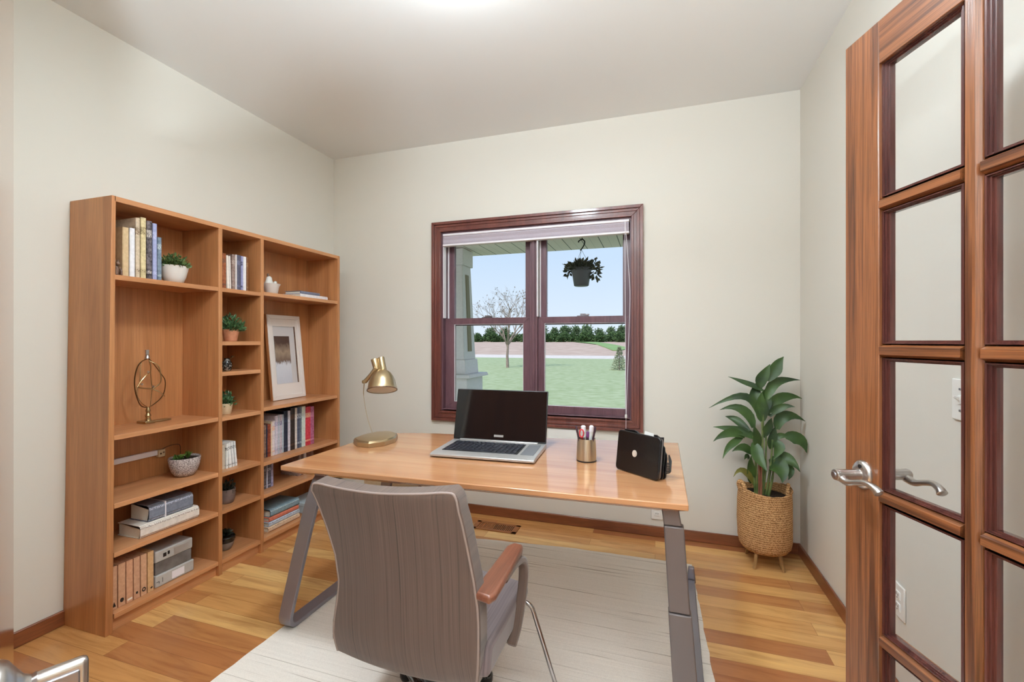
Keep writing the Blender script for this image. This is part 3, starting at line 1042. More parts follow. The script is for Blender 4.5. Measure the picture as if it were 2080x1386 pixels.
fg = root('animal_figurine', (-2.262, 1.335, z), 'small brown animal figurine in front of the cream book', 'figurine')
bm = nb()
lathe(bm, [(0.0005, 0.0), (0.014, 0.001), (0.0165, 0.012), (0.014, 0.028), (0.009, 0.040), (0.007, 0.046)], (-2.262, 1.336, z), 16, 1.0, 1.0)
lathe(bm, [(0.0004, 0.044), (0.007, 0.046), (0.0095, 0.053), (0.0075, 0.061), (0.0004, 0.064)], (-2.256, 1.337, z), 14, 1.3, 0.9)
ob('body', bm, M['figbrown'], fg)
for dy in (-0.0055, 0.0055):
    bm = nb(); lathe(bm, [(0.0003, 0), (0.003, 0.002), (0.0025, 0.010), (0.0003, 0.013)], (-2.260, 1.337 + dy, z + 0.060), 10)
    ob('ear', bm, M['figbrown'], fg)
    bm = nb(); tube(bm, smooth_path([(-2.252, 1.336 + dy * 1.4, z + 0.036), (-2.244, 1.336 + dy * 1.7, z + 0.022), (-2.243, 1.336 + dy * 1.6, z + 0.005)], 4), [0.0045] * 8 + [0.005], 8)
    ob('foreleg', bm, M['figbrown'], fg)

def potted(label, x, y, z, prof, pm, plant, sx=1.0, soil_r=None, soil_z=None, pname='potted_plant', cat='plant', seg=36, group=None):
    """pot (with wall and inside), soil, foliage"""
    r = root(pname, (x, y, z), label, cat, group)
    bm = nb()
    lathe(bm, prof, (x, y, z + 0.0004), seg, 1, 1, True, False)
    ob('pot', bm, pm, r, angle=50)
    bm = nb()
    lathe(bm, [(soil_r, soil_z - 0.004), (soil_r, soil_z)], (x, y, z), 24)
    ob('soil', bm, M['soil'], r)
    plant(r)
    return r

def bushy(x, y, z, rx, rz, n, w, l, m, seed, up=0.5, zmin=-0.1, ry=None):
    def f(r):
        bm = nb()
        bush(bm, (x, y, z), rx, ry or rx, rz, n, w, l, seed, zmin, up)
        for k in range(14):
            a = k * 2.4
            tube(bm, [(x + 0.3 * rx * math.cos(a), y + 0.3 * rx * math.sin(a), z - 0.012), (x + 0.7 * rx * math.cos(a), y + 0.7 * rx * math.sin(a), z + 0.6 * rz)], 0.0012, 4)
        ob('foliage', bm, m, r, smooth=False)
    return f

# top left: white pot with clipped shrub
px_, py_ = -2.285, 1.600
potted('small clipped green shrub in a white bowl pot on the top left shelf', px_, py_, z, [(0.034, 0.0), (0.040, 0.004), (0.050, 0.03), (0.0585, 0.066), (0.061, 0.083), (0.0575, 0.0845), (0.055, 0.074)], M['potwhite'], bushy(px_, py_, z + 0.080, 0.064, 0.062, 460, 0.010, 0.018, M['leafbox'], 5), soil_r=0.055, soil_z=0.074)

# wire sculpture
z = SH['a'][3]
WXc = -2.40
ws = root('wire_sculpture', (WXc, 1.565, z), 'bent brass wire sculpture on a flat stand in the large left compartment', 'sculpture')
bm = nb()
bx(bm, WXc - 0.035, WXc + 0.03, 1.525, 1.572, z + 0.0005, z + 0.014)
bx(bm, WXc - 0.02, WXc + 0.02, 1.572, 1.655, z + 0.0005, z + 0.010)
ob('stand', bm, M['wirel'], ws, bevel=0.003)
bm = nb(); lathe(bm, [(0.014, 0.012), (0.010, 0.026), (0.013, 0.038), (0.008, 0.05), (0.011, 0.062), (0.006, 0.078)], (WXc, 1.556, z), 16)
ob('post', bm, M['wirel'], ws)
def wy(y, zz, dx=0.0):
    return (WXc + dx, y, zz)
bm = nb()
tube(bm, smooth_path([wy(1.556, 0.925), wy(1.515, 0.945, .01), wy(1.491, 1.01, .014), wy(1.487, 1.07, .014), wy(1.500, 1.125, .01), wy(1.525, 1.155), wy(1.557, 1.172)], 8), 0.0026, 8)
tube(bm, smooth_path([wy(1.557, 1.172), wy(1.585, 1.145, -.008), wy(1.625, 1.090, -.012), wy(1.646, 1.055, -.014), wy(1.644, 1.01, -.012), wy(1.630, 0.975, -.01), wy(1.600, 0.948, -.006), wy(1.556, 0.925)], 8), 0.0024, 8)
ob('hoop', bm, M['wire'], ws)
bm = nb()
tube(bm, smooth_path([wy(1.560, 1.160), wy(1.590, 1.135, .016), wy(1.600, 1.10, .02), wy(1.601, 1.05, .02), wy(1.575, 1.018, .006)], 8), 0.0026, 8)
tube(bm, smooth_path([wy(1.575, 1.018), wy(1.605, 1.0, .006), wy(1.630, 0.974, .004)], 6), 0.0026, 8)
tube(bm, smooth_path([wy(1.575, 1.018), wy(1.53, 1.026, .004), wy(1.503, 1.034, .008)], 6), 0.0036, 8)
tube(bm, smooth_path([wy(1.503, 1.034, .008), wy(1.518, 1.062, .01), wy(1.545, 1.09, .006), wy(1.564, 1.102)], 6), 0.0026, 8)
tube(bm, [wy(1.567, 1.10), wy(1.575, 1.018), wy(1.566, 0.93)], 0.0020, 8)
tube(bm, smooth_path([wy(1.560, 1.165), wy(1.568, 1.13), wy(1.567, 1.10)], 5), 0.0026, 8)
tube(bm, smooth_path([wy(1.503, 1.034, .008), wy(1.500, 0.995, .01), wy(1.52, 0.955, .01), wy(1.552, 0.93)], 6), 0.0020, 8)
tube(bm, smooth_path([wy(1.525, 1.155), wy(1.516, 1.10, .006), wy(1.516, 1.045, .006)], 6), 0.0018, 8)
ob('spiral_wire', bm, M['wirel'], ws)
bm = nb()
bx(bm, WXc - 0.004, WXc + 0.004, 1.545, 1.558, 1.19, 1.214)
lathe(bm, [(0.012, 1.172), (0.009, 1.186), (0.003, 1.192)], (WXc, 1.552, 0), 12)
ob('finial', bm, M['nickel'], ws)
for yy, zz in ((1.553, 1.105), (1.525, 1.046), (1.576, 1.030)):
    bm = nb()
    lathe(bm, [(0.0005, -0.006), (0.005, -0.003), (0.005, 0.003), (0.0005, 0.006)], (WXc + 0.006, yy, zz), 10)
    ob('bead', bm, M['nickel'], ws)

# cable raceway + socket on the back of the bookcase, stone pot
z = SH['a'][2]
rw = root('power_strip', (-2.478, 1.46, 0.64), 'white bar with a small socket on the back panel behind the stone pot', 'power strip')
bm = nb(); bx(bm, -2.4868, -2.468, 1.316, 1.648, 0.662, 0.689)
ob('bar', bm, M['whitel'], rw, bevel=0.003)
bm = nb(); bx(bm, -2.4868, -2.464, 1.650, 1.683, 0.650, 0.688)
ob('socket', bm, M['potcream'], rw, bevel=0.003)
bm = nb()
for dy in (-0.007, 0.007):
    lathe(bm, [(0.0045, 0), (0.0045, 0.002)], (0, 0, 0), 12)
    xf(bm, Matrix.Identity(4))
bm.free()
for dy in (-0.007, 0.007):
    bm = nb(); lathe(bm, [(0.0045, 0), (0.0045, 0.0015)], (0, 0, 0), 12)
    xf(bm, Matrix.Translation((-2.4645, 1.6665 + dy, 0.670 + dy * .3)) @ Matrix.Rotation(PI / 2, 4, 'Y'))
    ob('plug_hole', bm, M['figbrown'], rw)
bm = nb(); tube(bm, smooth_path([(-2.47, 1.672, 0.689), (-2.462, 1.69, 0.698), (-2.458, 1.72, 0.702), (-2.46, 1.755, 0.690), (-2.47, 1.764, 0.62), (-2.474, 1.766, 0.57)], 6), 0.0015, 6)
ob('cord', bm, M['black'], rw)
px_, py_ = -2.345, 1.697
def stoneplant(r):
    bm = nb()
    for k in range(26):
        a = k * 2.39
        s = RND.uniform(.4, 1)
        c = Vector((px_ - 0.005, py_ - 0.028, z + 0.088))
        d = Vector((math.cos(a) * s, math.sin(a) * s, RND.uniform(.35, 1.1)))
        leafblade(bm, c, c + d * 0.018, c + d * 0.034 + Vector((0, 0, -0.006)), 0.016, 5)
    for k in range(14):
        a = k * 2.39
        s = RND.uniform(.2, .7)
        c = Vector((px_, py_ + 0.015, z + 0.088))
        d = Vector((math.cos(a) * s, math.sin(a) * s, RND.uniform(.7, 1.2)))
        leafblade(bm, c, c + d * 0.02, c + d * 0.038, 0.013, 5)
    ob('foliage', bm, M['leafyl'], r, angle=60)
potted('green succulent in a speckled grey stone pot on the left shelf', px_, py_, z, [(0.030, 0.0), (0.042, 0.004), (0.056, 0.024), (0.066, 0.055), (0.071, 0.092), (0.069, 0.098), (0.065, 0.088)], M['potstone'], stoneplant, soil_r=0.066, soil_z=0.088)

# stacked volumes on the left
z = SH['a'][1]
g = 'flat books in the left column'
flat_book('large white lettered box set lying flat at the bottom of its left-column stack', -2.41, -2.255, 1.43, 1.708, z, z + 0.060, (226, 216, 206), (150, 130, 120), g)
b = flat_book('thick blue-grey volume with a white band lying on the white box set', -2.40, -2.265, 1.474, 1.683, z + 0.060, z + 0.137, (124, 128, 142), (196, 196, 210), g)
bm = nb(); bx(bm, -0.0675, 0.0682, -0.034, -0.029, 0.0, 0.0768)
ob('paper_band', bm, M['whitel'], b, world=False, smooth=False, props={'label': 'narrow white band'})

# tan files and the grey box on the bottom shelf
z = SH['a'][0]
g = 'tan files on the bottom left shelf'
tan = [((1.314, 1.339), (196, 150, 118), 'first tan magazine file against the bookcase side, dark triangle mark at its foot', 'tri'),
       ((1.342, 1.371), (202, 154, 120), 'second tan magazine file from the bookcase side, round dark mark at its foot', 'dot'),
       ((1.374, 1.401), (208, 156, 122), 'third tan magazine file from the bookcase side, pale label strip at its foot', 'bar'),
       ((1.404, 1.430), (204, 156, 124), 'fourth tan magazine file from the bookcase side, tiny dot at its foot', 'sml'),
       ((1.433, 1.459), (206, 160, 126), 'fifth tan magazine file from the bookcase side, dark ring mark at its foot', 'ring'),
       ((1.462, 1.489), (208, 166, 120), 'yellowish tan magazine file next to the grey clear storage case', 'smudge')]
for (y0, y1), c, lab, mk in tan:
    bm = nb()
    h, d = 0.190, 0.19
    prism(bm, [(-d, 0), (0, 0), (0, h), (-0.05, h), (-d, h)], 1, -(y1 - y0) / 2 + 0.0006, (y1 - y0) / 2 - 0.0006)
    r = ob('magazine_file', bm, spine_mat(c, None, 0.6), None, at=(0, 0, 0), bevel=0.0012)
    r.location = (-2.258, (y0 + y1) / 2, z + 0.0003)
    tag(r, lab, 'file', g)
    bm = nb()
    if mk == 'tri':
        prism(bm, [(-0.007, 0.012), (0.007, 0.012), (0, 0.034)], 0, 0.0002, 0.0007)
    elif mk == 'bar':
        prism(bm, [(-0.009, 0.010), (0.010, 0.012), (0.010, 0.020), (-0.009, 0.018)], 0, 0.0002, 0.0007)
    elif mk == 'smudge':
        prism(bm, [(0.0, 0.014), (0.009, 0.018), (0.006, 0.024), (-0.002, 0.020)], 0, 0.0002, 0.0007)
    else:
        rr = {'dot': 0.0075, 'sml': 0.0045, 'ring': 0.008}[mk]
        n = 14
        O = [(rr * math.cos(2 * PI * i / n), 0.028 + rr * 1.3 * math.sin(2 * PI * i / n)) for i in range(n)]
        if mk == 'ring':
            I = [(p[0] * 0.5, 0.028 + (p[1] - 0.028) * 0.5) for p in O]
            for i in range(n):
                j = (i + 1) % n
                prism(bm, [O[i], O[j], I[j], I[i]], 0, 0.0002, 0.0007)
        else:
            prism(bm, O, 0, 0.0002, 0.0007)
    ob('foot_mark', bm, M['paper'] if mk == 'bar' else M['black'], r, world=False, smooth=False)
gc = root('storage_case', (-2.33, 1.595, z), 'grey and clear plastic storage case standing at the end of the tan files', 'storage case')
bm = nb(); bx(bm, -2.42, -2.262, 1.4995, 1.686, z + 0.0004, z + 0.058)
ob('case_base', bm, M['casegrey'], gc, bevel=0.006, seg=3)
bm = nb(); bx(bm, -2.418, -2.268, 1.502, 1.676, z + 0.0585, z + 0.1175)
ob('case_window', bm, M['casewin'], gc, bevel=0.002, props={'label': 'dark smoky window of the case'})
bm = nb(); bx(bm, -2.42, -2.264, 1.4995, 1.68, z + 0.118, z + 0.172)
ob('case_lid', bm, M['casegrey'], gc, bevel=0.006, seg=3)
bm = nb(); bx(bm, -2.2645, -2.2630, 1.535, 1.55, z + 0.135, z + 0.153); bx(bm, -2.2645, -2.2632, 1.556, 1.566, z + 0.139, z + 0.155)
ob('lid_mark', bm, M['black'], gc, smooth=False)
bm = nb(); bx(bm, -2.2645, -2.2628, 1.585, 1.66, z + 0.128, z + 0.158)
ob('lid_label', bm, M['silver'], gc, smooth=False)
bm = nb()
bx(bm, -2.2622, -2.2614, 1.503, 1.517, z + 0.026, z + 0.028); bx(bm, -2.2622, -2.2614, 1.515, 1.517, z + 0.018, z + 0.028); bx(bm, -2.2622, -2.2614, 1.53, 1.532, z + 0.018, z + 0.040)
ob('base_mark', bm, M['black'], gc, smooth=False)
bm = nb(); bx(bm, -2.2622, -2.2612, 1.575, 1.635, z + 0.010, z + 0.046)
ob('base_label', bm, M['whitel'], gc, smooth=False)

# ---- middle column
z = SH['b'][6]
g = 'books on the top middle shelf'
book('brown and orange illustrated book with its cover showing on the top middle shelf', 1.846, 1.868, z, 0.196, (150, 84, 46), (90, 70, 58), group=g, depth=0.17, speck=22)
book('thin cream-white book leaning against the orange illustrated book', 1.874, 1.886, z, 0.188, (238, 228, 216), group=g, lean=0.03)
book('second thin white book leaning on the top middle shelf beside the brown spine', 1.889, 1.899, z, 0.186, (226, 218, 212), group=g, lean=0.03)
book('brown wood-patterned book standing in the middle of the top middle shelf', 1.905, 1.924, z, 0.200, (142, 118, 108), (178, 158, 146), group=g, speck=16)
book('slim white book between the brown and the dark grey books', 1.926, 1.934, z, 0.202, (236, 228, 226), group=g)
book('dark grey-blue book with a striped spine on the top middle shelf', 1.936, 1.960, z, 0.202, (84, 84, 102), (120, 122, 150), group=g)
book('lilac-blue slim book with a dark tag at its foot', 1.962, 1.974, z, 0.200, (156, 156, 196), (40, 42, 60), group=g)
book('white book last but one on the top middle shelf', 1.976, 1.996, z, 0.200, (230, 226, 226), group=g)
book('thin brown book at the end of the top middle shelf', 1.998, 2.009, z, 0.198, (132, 88, 58), (176, 130, 90), group=g)

z = SH['b'][5]
px_, py_ = -2.30, 1.924
potted('bushy green plant in a terracotta pot in the middle column', px_, py_, z, [(0.030, 0.0), (0.032, 0.002), (0.043, 0.062), (0.044, 0.066), (0.041, 0.067), (0.039, 0.058)], M['potterra'], bushy(px_, py_, z + 0.062, 0.068, 0.080, 380, 0.011, 0.026, M['leafdk'], 8, 0.8), soil_r=0.039, soil_z=0.058)

z = SH['b'][4]
jr = root('glass_ornament', (-2.30, 1.90, z), 'small dark mottled glass ornament on the narrow middle shelf', 'ornament')
bm = nb(); lathe(bm, [(0.016, 0.0), (0.022, 0.003), (0.028, 0.026), (0.026, 0.046), (0.016, 0.058), (0.014, 0.066), (0.016, 0.070)], (-2.30, 1.902, z + 0.0004), 24, 0.9, 1.0)
ob('body', bm, M['glassfleck'], jr, angle=50)
bm = nb()
for dy, dz in ((0.026, 0.078), (0.036, 0.080)):
    lathe(bm, [(0.0004, -0.006), (0.005, -0.003), (0.006, 0.001), (0.004, 0.005), (0.0004, 0.007)], (-2.295, 1.902 + dy, z + dz), 10)
    tube(bm, [(-2.297, 1.902 + 0.012, z + 0.062), (-2.295, 1.902 + dy, z + dz)], 0.0016, 6)
ob('sprig', bm, M['wire'], jr)

z = SH['b'][3]
px_, py_ = -2.305, 1.896
potted('little succulent in a cream pot on the middle shelf', px_, py_, z, [(0.026, 0.0), (0.028, 0.002), (0.036, 0.05), (0.0375, 0.060), (0.034, 0.061), (0.032, 0.052)], M['potcream'], bushy(px_, py_, z + 0.055, 0.040, 0.068, 170, 0.012, 0.024, M['leafdk'], 12, 0.9), soil_r=0.032, soil_z=0.052)

z = SH['b'][2]
g = 'white books in the middle column'
book('white-row book with its pale grey cover facing out, in the middle column', 1.822, 1.874, z, 0.134, (196, 182, 164), group=g, depth=0.15, xf_=-2.278)
book('slim white book right after the pale grey cover in the middle column', 1.876, 1.888, z, 0.137, (236, 234, 230), (90, 86, 84), group=g, depth=0.15, xf_=-2.272)
book('white book in the centre of the leaning white row', 1.895, 1.913, z, 0.140, (240, 238, 236), (120, 116, 116), group=g, depth=0.15, xf_=-2.272, lean=0.07)
book('white book with a grey cover edge, last but one of the leaning white row', 1.916, 1.930, z, 0.142, (228, 226, 226), (100, 100, 104), group=g, depth=0.15, xf_=-2.272, lean=0.09)
book('white book at the leaning end of the white row', 1.934, 1.947, z, 0.142, (234, 232, 230), (150, 150, 150), group=g, depth=0.15, xf_=-2.272, lean=0.09)
od = root('dark_ornament', (-2.43, 1.90, z), 'dark shiny ornament half hidden behind the white books', 'ornament')
bm = nb(); lathe(bm, [(0.03, 0.0), (0.034, 0.004), (0.036, 0.05), (0.044, 0.10), (0.05, 0.15), (0.048, 0.175), (0.03, 0.192), (0.004, 0.198)], (-2.446, 1.90, z + 0.0004), 24, 0.62, 1.15)
ob('body', bm, M['glassy'], od, angle=50)
bm = nb()
for k in range(9):
    a = k * 0.7
    leafblade(bm, (-2.446, 1.90 + 0.03 * math.sin(a), z + 0.185), (-2.436, 1.90 + 0.05 * math.sin(a), z + 0.205), (-2.425, 1.90 + 0.062 * math.sin(a + .2), z + 0.196), 0.02, 4)
ob('leaf_relief', bm, M['leafblk'], od)

z = SH['b'][1]
px_, py_ = -2.31, 1.908
potted('dark leafy plant in a ringed brown glazed pot in the middle column', px_, py_, z, [(0.030, 0.0), (0.034, 0.003), (0.041, 0.022), (0.0425, 0.028), (0.043, 0.045), (0.0445, 0.050), (0.0435, 0.068), (0.0445, 0.078), (0.040, 0.079), (0.038, 0.068)], M['potbrown'], bushy(px_, py_, z + 0.072, 0.040, 0.055, 90, 0.012, 0.022, M['leafblk'], 15, 0.9), soil_r=0.038, soil_z=0.068)
z = SH['b'][0]
px_, py_ = -2.315, 1.906
def bowlplant(r):
    bm = nb()
    for k in range(20):
        a = k * 2.39
        d = Vector((math.cos(a), math.sin(a), RND.uniform(.3, 1.6))).normalized()
        c = Vector((px_, py_, z + 0.074))
        leafblade(bm, c, c + d * 0.024 + Vector((0, 0, .006)), c + d * 0.046, 0.018, 5)
    tube(bm, [(px_, py_ - 0.02, z + 0.07), (px_, py_ - 0.022, z + 0.14)], 0.002, 6)
    ob('foliage', bm, M['leafblk'], r, angle=60)
bp = potted('dark succulent in a two-tone black and grey bowl on the bottom middle shelf', px_, py_, z, [(0.020, 0.0), (0.026, 0.003), (0.038, 0.026), (0.0435, 0.046)], M['potgrey'], bowlplant, soil_r=0.040, soil_z=0.066)
bm = nb(); lathe(bm, [(0.0437, 0.0462), (0.0470, 0.060), (0.0485, 0.073), (0.0455, 0.076), (0.042, 0.066)], (px_, py_, z + 0.0004), 36, 1, 1, False, False)
ob('pot_rim', bm, M['potdark'], bp, angle=50, props={'label': 'black glazed rim'})

# ---- right column
z = SH['c'][4]
wp = root('figurine_pot', (-2.30, 2.20, z), 'white cup with a small white figurine on top, on the top right shelf', 'ornament')
bm = nb(); lathe(bm, [(0.034, 0.0), (0.037, 0.002), (0.046, 0.05), (0.0535, 0.062), (0.055, 0.066), (0.051, 0.067), (0.046, 0.056)], (-2.305, 2.213, z + 0.0004), 30, 0.9, 1, True, True)
ob('cup', bm, M['potwhite'], wp, angle=50)
bm = nb()
lathe(bm, [(0.0005, 0.058), (0.030, 0.060), (0.028, 0.072), (0.020, 0.088), (0.017, 0.104), (0.009, 0.112), (0.0005, 0.114)], (-2.308, 2.198, z), 18, 0.8, 1.0)
lathe(bm, [(0.0004, 0.060), (0.011, 0.066), (0.010, 0.082), (0.0004, 0.088)], (-2.298, 2.236, z), 12)
ob('figure', bm, M['figwhite'], wp, angle=50)
bm = nb(); lathe(bm, [(0.0004, 0.108), (0.007, 0.113), (0.008, 0.120), (0.005, 0.128), (0.0004, 0.130)], (-2.308, 2.190, z), 12)
ob('head', bm, M['figbrown'], wp)
gj = root('stone_jar', (-2.345, 2.145, z), 'grey stone jar tucked behind the bookcase divider on the top right shelf', 'jar')
bm = nb(); lathe(bm, [(0.030, 0.0), (0.034, 0.004), (0.036, 0.05), (0.028, 0.062), (0.026, 0.09), (0.030, 0.112), (0.026, 0.116)], (-2.375, 2.126, z + 0.0004), 20, 1, 1)
ob('body', bm, M['potstone'], gj, angle=50)
g = 'books lying on the top right shelf'
flat_book('white book lying flat on the top right shelf under the grey one', -2.42, -2.272, 2.42, 2.682, z, z + 0.027, (232, 228, 232), None, g)
flat_book('thin blue-grey book lying on top of the white one on the top right shelf', -2.415, -2.280, 2.43, 2.612, z + 0.027, z + 0.047, (120, 122, 140), None, g)

# framed print leaning in the right column
z = SH['c'][3]
fw, fh = 0.285, 0.575
fa = math.radians(6.0)
fr_ = root('picture_frame', (-2.393, 2.455, z), 'leaning white picture frame with a small brown and white print in a wide mat', 'picture')
def FR(name, bm, m, **kw):
    # frame coordinates: u along y, v up, w towards the room
    mat = Matrix.Translation((-2.410, 2.455, z + 0.0008)) @ Matrix.Rotation(-fa, 4, 'Y')
    xf(bm, mat)
    return ob(name, bm, m, fr_, **kw)
def fl(bm, u0, u1, v0, v1, w, x0, x1):
    O = [(u0, v0), (u1, v0), (u1, v1), (u0, v1)]
    I = [(u0 + w, v0 + w), (u1 - w, v0 + w), (u1 - w, v1 - w), (u0 + w, v1 - w)]
    for i in range(4):
        j = (i + 1) % 4
        prism(bm, [O[i], O[j], I[j], I[i]], 0, x0, x1)
bm = nb(); fl(bm, -fw / 2, fw / 2, 0, fh, 0.026, 0.0, 0.022); 
FR('frame', bm, M['framewhite'], bevel=0.002)
bm = nb(); fl(bm, -fw / 2 - 0.0025, fw / 2 + 0.0025, -0.0002, fh + 0.0025, 0.010, -0.002, 0.016)
FR('wood_edge', bm, M['beechz'])
bm = nb(); bx(bm, 0.002, 0.004, -fw / 2 + 0.02, fw / 2 - 0.02, 0.02, fh - 0.02)
FR('backing', bm, M['framewhite'], smooth=False)
bm = nb()
mO = [(-fw / 2 + 0.026, 0.026), (fw / 2 - 0.026, 0.026), (fw / 2 - 0.026, fh - 0.026), (-fw / 2 + 0.026, fh - 0.026)]
mI = [(-0.096, 0.105), (0.100, 0.105), (0.100, 0.500), (-0.096, 0.500)]
for i in range(4):
    j = (i + 1) % 4
    prism(bm, [mO[i], mO[j], mI[j], mI[i]], 0, 0.010, 0.0125)
FR('mat', bm, M['framewhite'], smooth=False)
bm = nb(); bx(bm, 0.0045, 0.006, -0.1, 0.104, 0.1, 0.505)
FR('inner_mat', bm, M['matboard'], smooth=False)
bm = nb(); bx(bm, 0.006, 0.0095, 0.092, 0.100, 0.105, 0.500)
FR('inner_edge', bm, M['figbrown'], smooth=False)
bm = nb(); bx(bm, 0.0062, 0.0072, -0.086, 0.045, 0.108, 0.432)
FR('print', bm, M['print'], smooth=False)

z = SH['c'][2]
g = 'row of books in the right column'
row = [(2.150, 2.176, .211, (132, 100, 84), (90, 64, 52), 'brown book at the near end of the long row in the right column', 20),
       (2.177, 2.184, .206, (44, 48, 68), None, 'slim navy book beside the brown one at the near end of the long row', 4),
       (2.185, 2.211, .208, (146, 66, 40), (80, 36, 28), 'rust-red book near the start of the long row', 14),
       (2.212, 2.222, .222, (232, 210, 180), None, 'thin cream book after the rust-red one in the long row', 4),
       (2.223, 2.242, .224, (222, 206, 206), (230, 150, 90), 'pinkish-white book after the thin cream one in the long row', 8),
       (2.243, 2.266, .252, (206, 196, 206), (150, 140, 170), 'taller lilac-white book in the long row', 10),
       (2.267, 2.282, .254, (190, 192, 200), (140, 150, 170), 'light grey book next to the taller lilac-white one in the long row', 10),
       (2.283, 2.300, .253, (198, 182, 190), (70, 80, 120), 'mauve-grey book with a blue patch at its foot in the long row', 14),
       (2.301, 2.313, .252, (180, 188, 196), None, 'thin pale blue-grey book before the navy volume in the long row', 6),
       (2.314, 2.347, .272, (30, 34, 54), (70, 76, 100), 'thick navy volume in the middle of the long row', 4),
       (2.348, 2.369, .268, (206, 196, 206), (232, 228, 232), 'white-lilac book between the navy and black-brown volumes', 8),
       (2.370, 2.408, .284, (46, 32, 28), (96, 62, 46), 'thick black-brown volume in the long row', 8),
       (2.409, 2.428, .279, (214, 200, 192), (236, 230, 226), 'off-white book right after the black-brown volume', 8),
       (2.429, 2.448, .282, (70, 76, 96), (190, 190, 200), 'dark slate book with pale streaks in the long row', 12),
       (2.449, 2.468, .281, (96, 104, 116), (190, 196, 204), 'grey-blue book before the pale green one in the long row', 12),
       (2.469, 2.503, .280, (208, 216, 208), (180, 190, 190), 'pale green-white book beside the red book', 6),
       (2.504, 2.551, .272, (196, 52, 68), (232, 196, 160), 'bright red book near the far end of the long row', 10),
       (2.552, 2.585, .268, (168, 92, 122), (206, 140, 160), 'purplish-pink book at the far end of the long row', 14)]
for y0, y1, h, c, ac, lab, sp in row:
    book(lab, y0, y1, z, h - 0.004, c, ac, group=g, depth=0.155, xf_=-2.305, speck=sp)
z = SH['c'][1]
g = 'books on the shelf behind the desk'
row = [(2.150, 2.177, .150, (92, 80, 82), (150, 140, 146), 'dark mottled book at the near end of the shelf behind the desk corner', 20),
       (2.178, 2.187, .146, (190, 188, 204), None, 'slim lilac-white book on the shelf behind the desk corner', 6),
       (2.188, 2.212, .147, (88, 84, 96), (190, 180, 190), 'dark grey book with pale flecks on the shelf behind the desk corner', 24),
       (2.213, 2.231, .145, (162, 152, 178), (120, 112, 140), 'mauve book ending the near group behind the desk corner', 10),
       (2.440, 2.466, .170, (140, 116, 108), None, 'grey-brown book seen above the desk edge, first of the far group', 12),
       (2.467, 2.486, .168, (116, 84, 74), None, 'dark brown book seen above the desk edge beside the pale one', 10),
       (2.487, 2.511, .170, (214, 204, 206), None, 'pale book seen above the desk edge in the far group', 6),
       (2.512, 2.546, .168, (120, 74, 62), None, 'reddish-brown book seen above the desk edge in the far group', 10),
       (2.547, 2.579, .166, (134, 92, 78), None, 'last brown book seen above the desk edge in the far group', 12)]
for y0, y1, h, c, ac, lab, sp in row:
    book(lab, y0, y1, z, h, c, ac, group=g, depth=0.155, xf_=-2.305, speck=sp)
z = SH['c'][0]
g = 'stacked books on the bottom right shelf'
flat_book('thick cream and tan volume at the bottom of the stack on the bottom right shelf', -2.43, -2.262, 2.150, 2.402, z, z + 0.031, (222, 192, 164), (120, 100, 84), g)
flat_book('pale blue book above the cream volume in the bottom right stack', -2.43, -2.264, 2.156, 2.404, z + 0.031, z + 0.058, (188, 198, 212), (60, 66, 80), g)
flat_book('salmon-red book lying in the middle of the bottom right stack', -2.43, -2.268, 2.162, 2.400, z + 0.058, z + 0.085, (204, 116, 92), None, g)
flat_book('teal-grey large book on top of the bottom right stack', -2.43, -2.266, 2.170, 2.404, z + 0.085, z + 0.132, (128, 150, 160), (190, 204, 208), g)
bm = nb(); bx(bm, -2.42, -2.262, 2.46, 2.66, z + 0.0004, z + 0.070)
sb = ob('storage_box', bm, M['boxblue'], None, bevel=0.004)
tag(sb, 'pale blue box on the bottom right shelf beyond the desk leg', 'box')
bm = nb(); bx(bm, -2.424, -2.258, 2.456, 2.664, z + 0.052, z + 0.074)
ob('lid', bm, M['boxblue'], sb, bevel=0.003)
# ------------------------------------------------------------------ desk
DZ = 0.74
dk = root('desk', (-0.69, 1.9, 0), 'wooden desk with grey metal loop legs under the window', 'desk')
bm = nb()
back = [tuple(p[:2]) for p in smooth_path([(-1.470, 1.95, 0), (-1.458, 2.06, 0), (-1.415, 2.155, 0), (-1.33, 2.215, 0), (-1.18, 2.247, 0)], 5)]
pts = [(0.101, 1.547 - 0.04), (0.113, 2.415)] + back[::-1] + [(-1.482, 1.468)]
prism(bm, pts, 2, DZ - 0.020, DZ)
ob('desktop', bm, M['desk'], dk, bevel=0.003)
# bevelled under edge at the front
bm = nb()
lo = [(-1.40, 1.50), (0.06, 1.54), (0.07, 2.36), (-1.15, 2.21), (-1.38, 2.08)]
up = [(-1.478, 1.472), (0.097, 1.511), (0.109, 2.409), (-1.18, 2.243), (-1.466, 1.95)]
A = [bm.verts.new((p[0], p[1], DZ - 0.020)) for p in up]
B = [bm.verts.new((p[0], p[1], DZ - 0.036)) for p in lo]
for i in range(5):
    j = (i + 1) % 5
    bm.faces.new((A[i], A[j], B[j], B[i]))
bm.faces.new(A); bm.faces.new(B[::-1])
bmesh.ops.recalc_face_normals(bm, faces=bm.faces[:])
ob('under_edge', bm, M['desk'], dk, smooth=False)

def bar(name, path, w, th, up, m, radw=None):
    bm = nb()
    tube(bm, path, radw if radw else 1.0, 4, False, (w, th, up))
    return ob(name, bm, m, dk, bevel=0.003, smooth=True, angle=30)
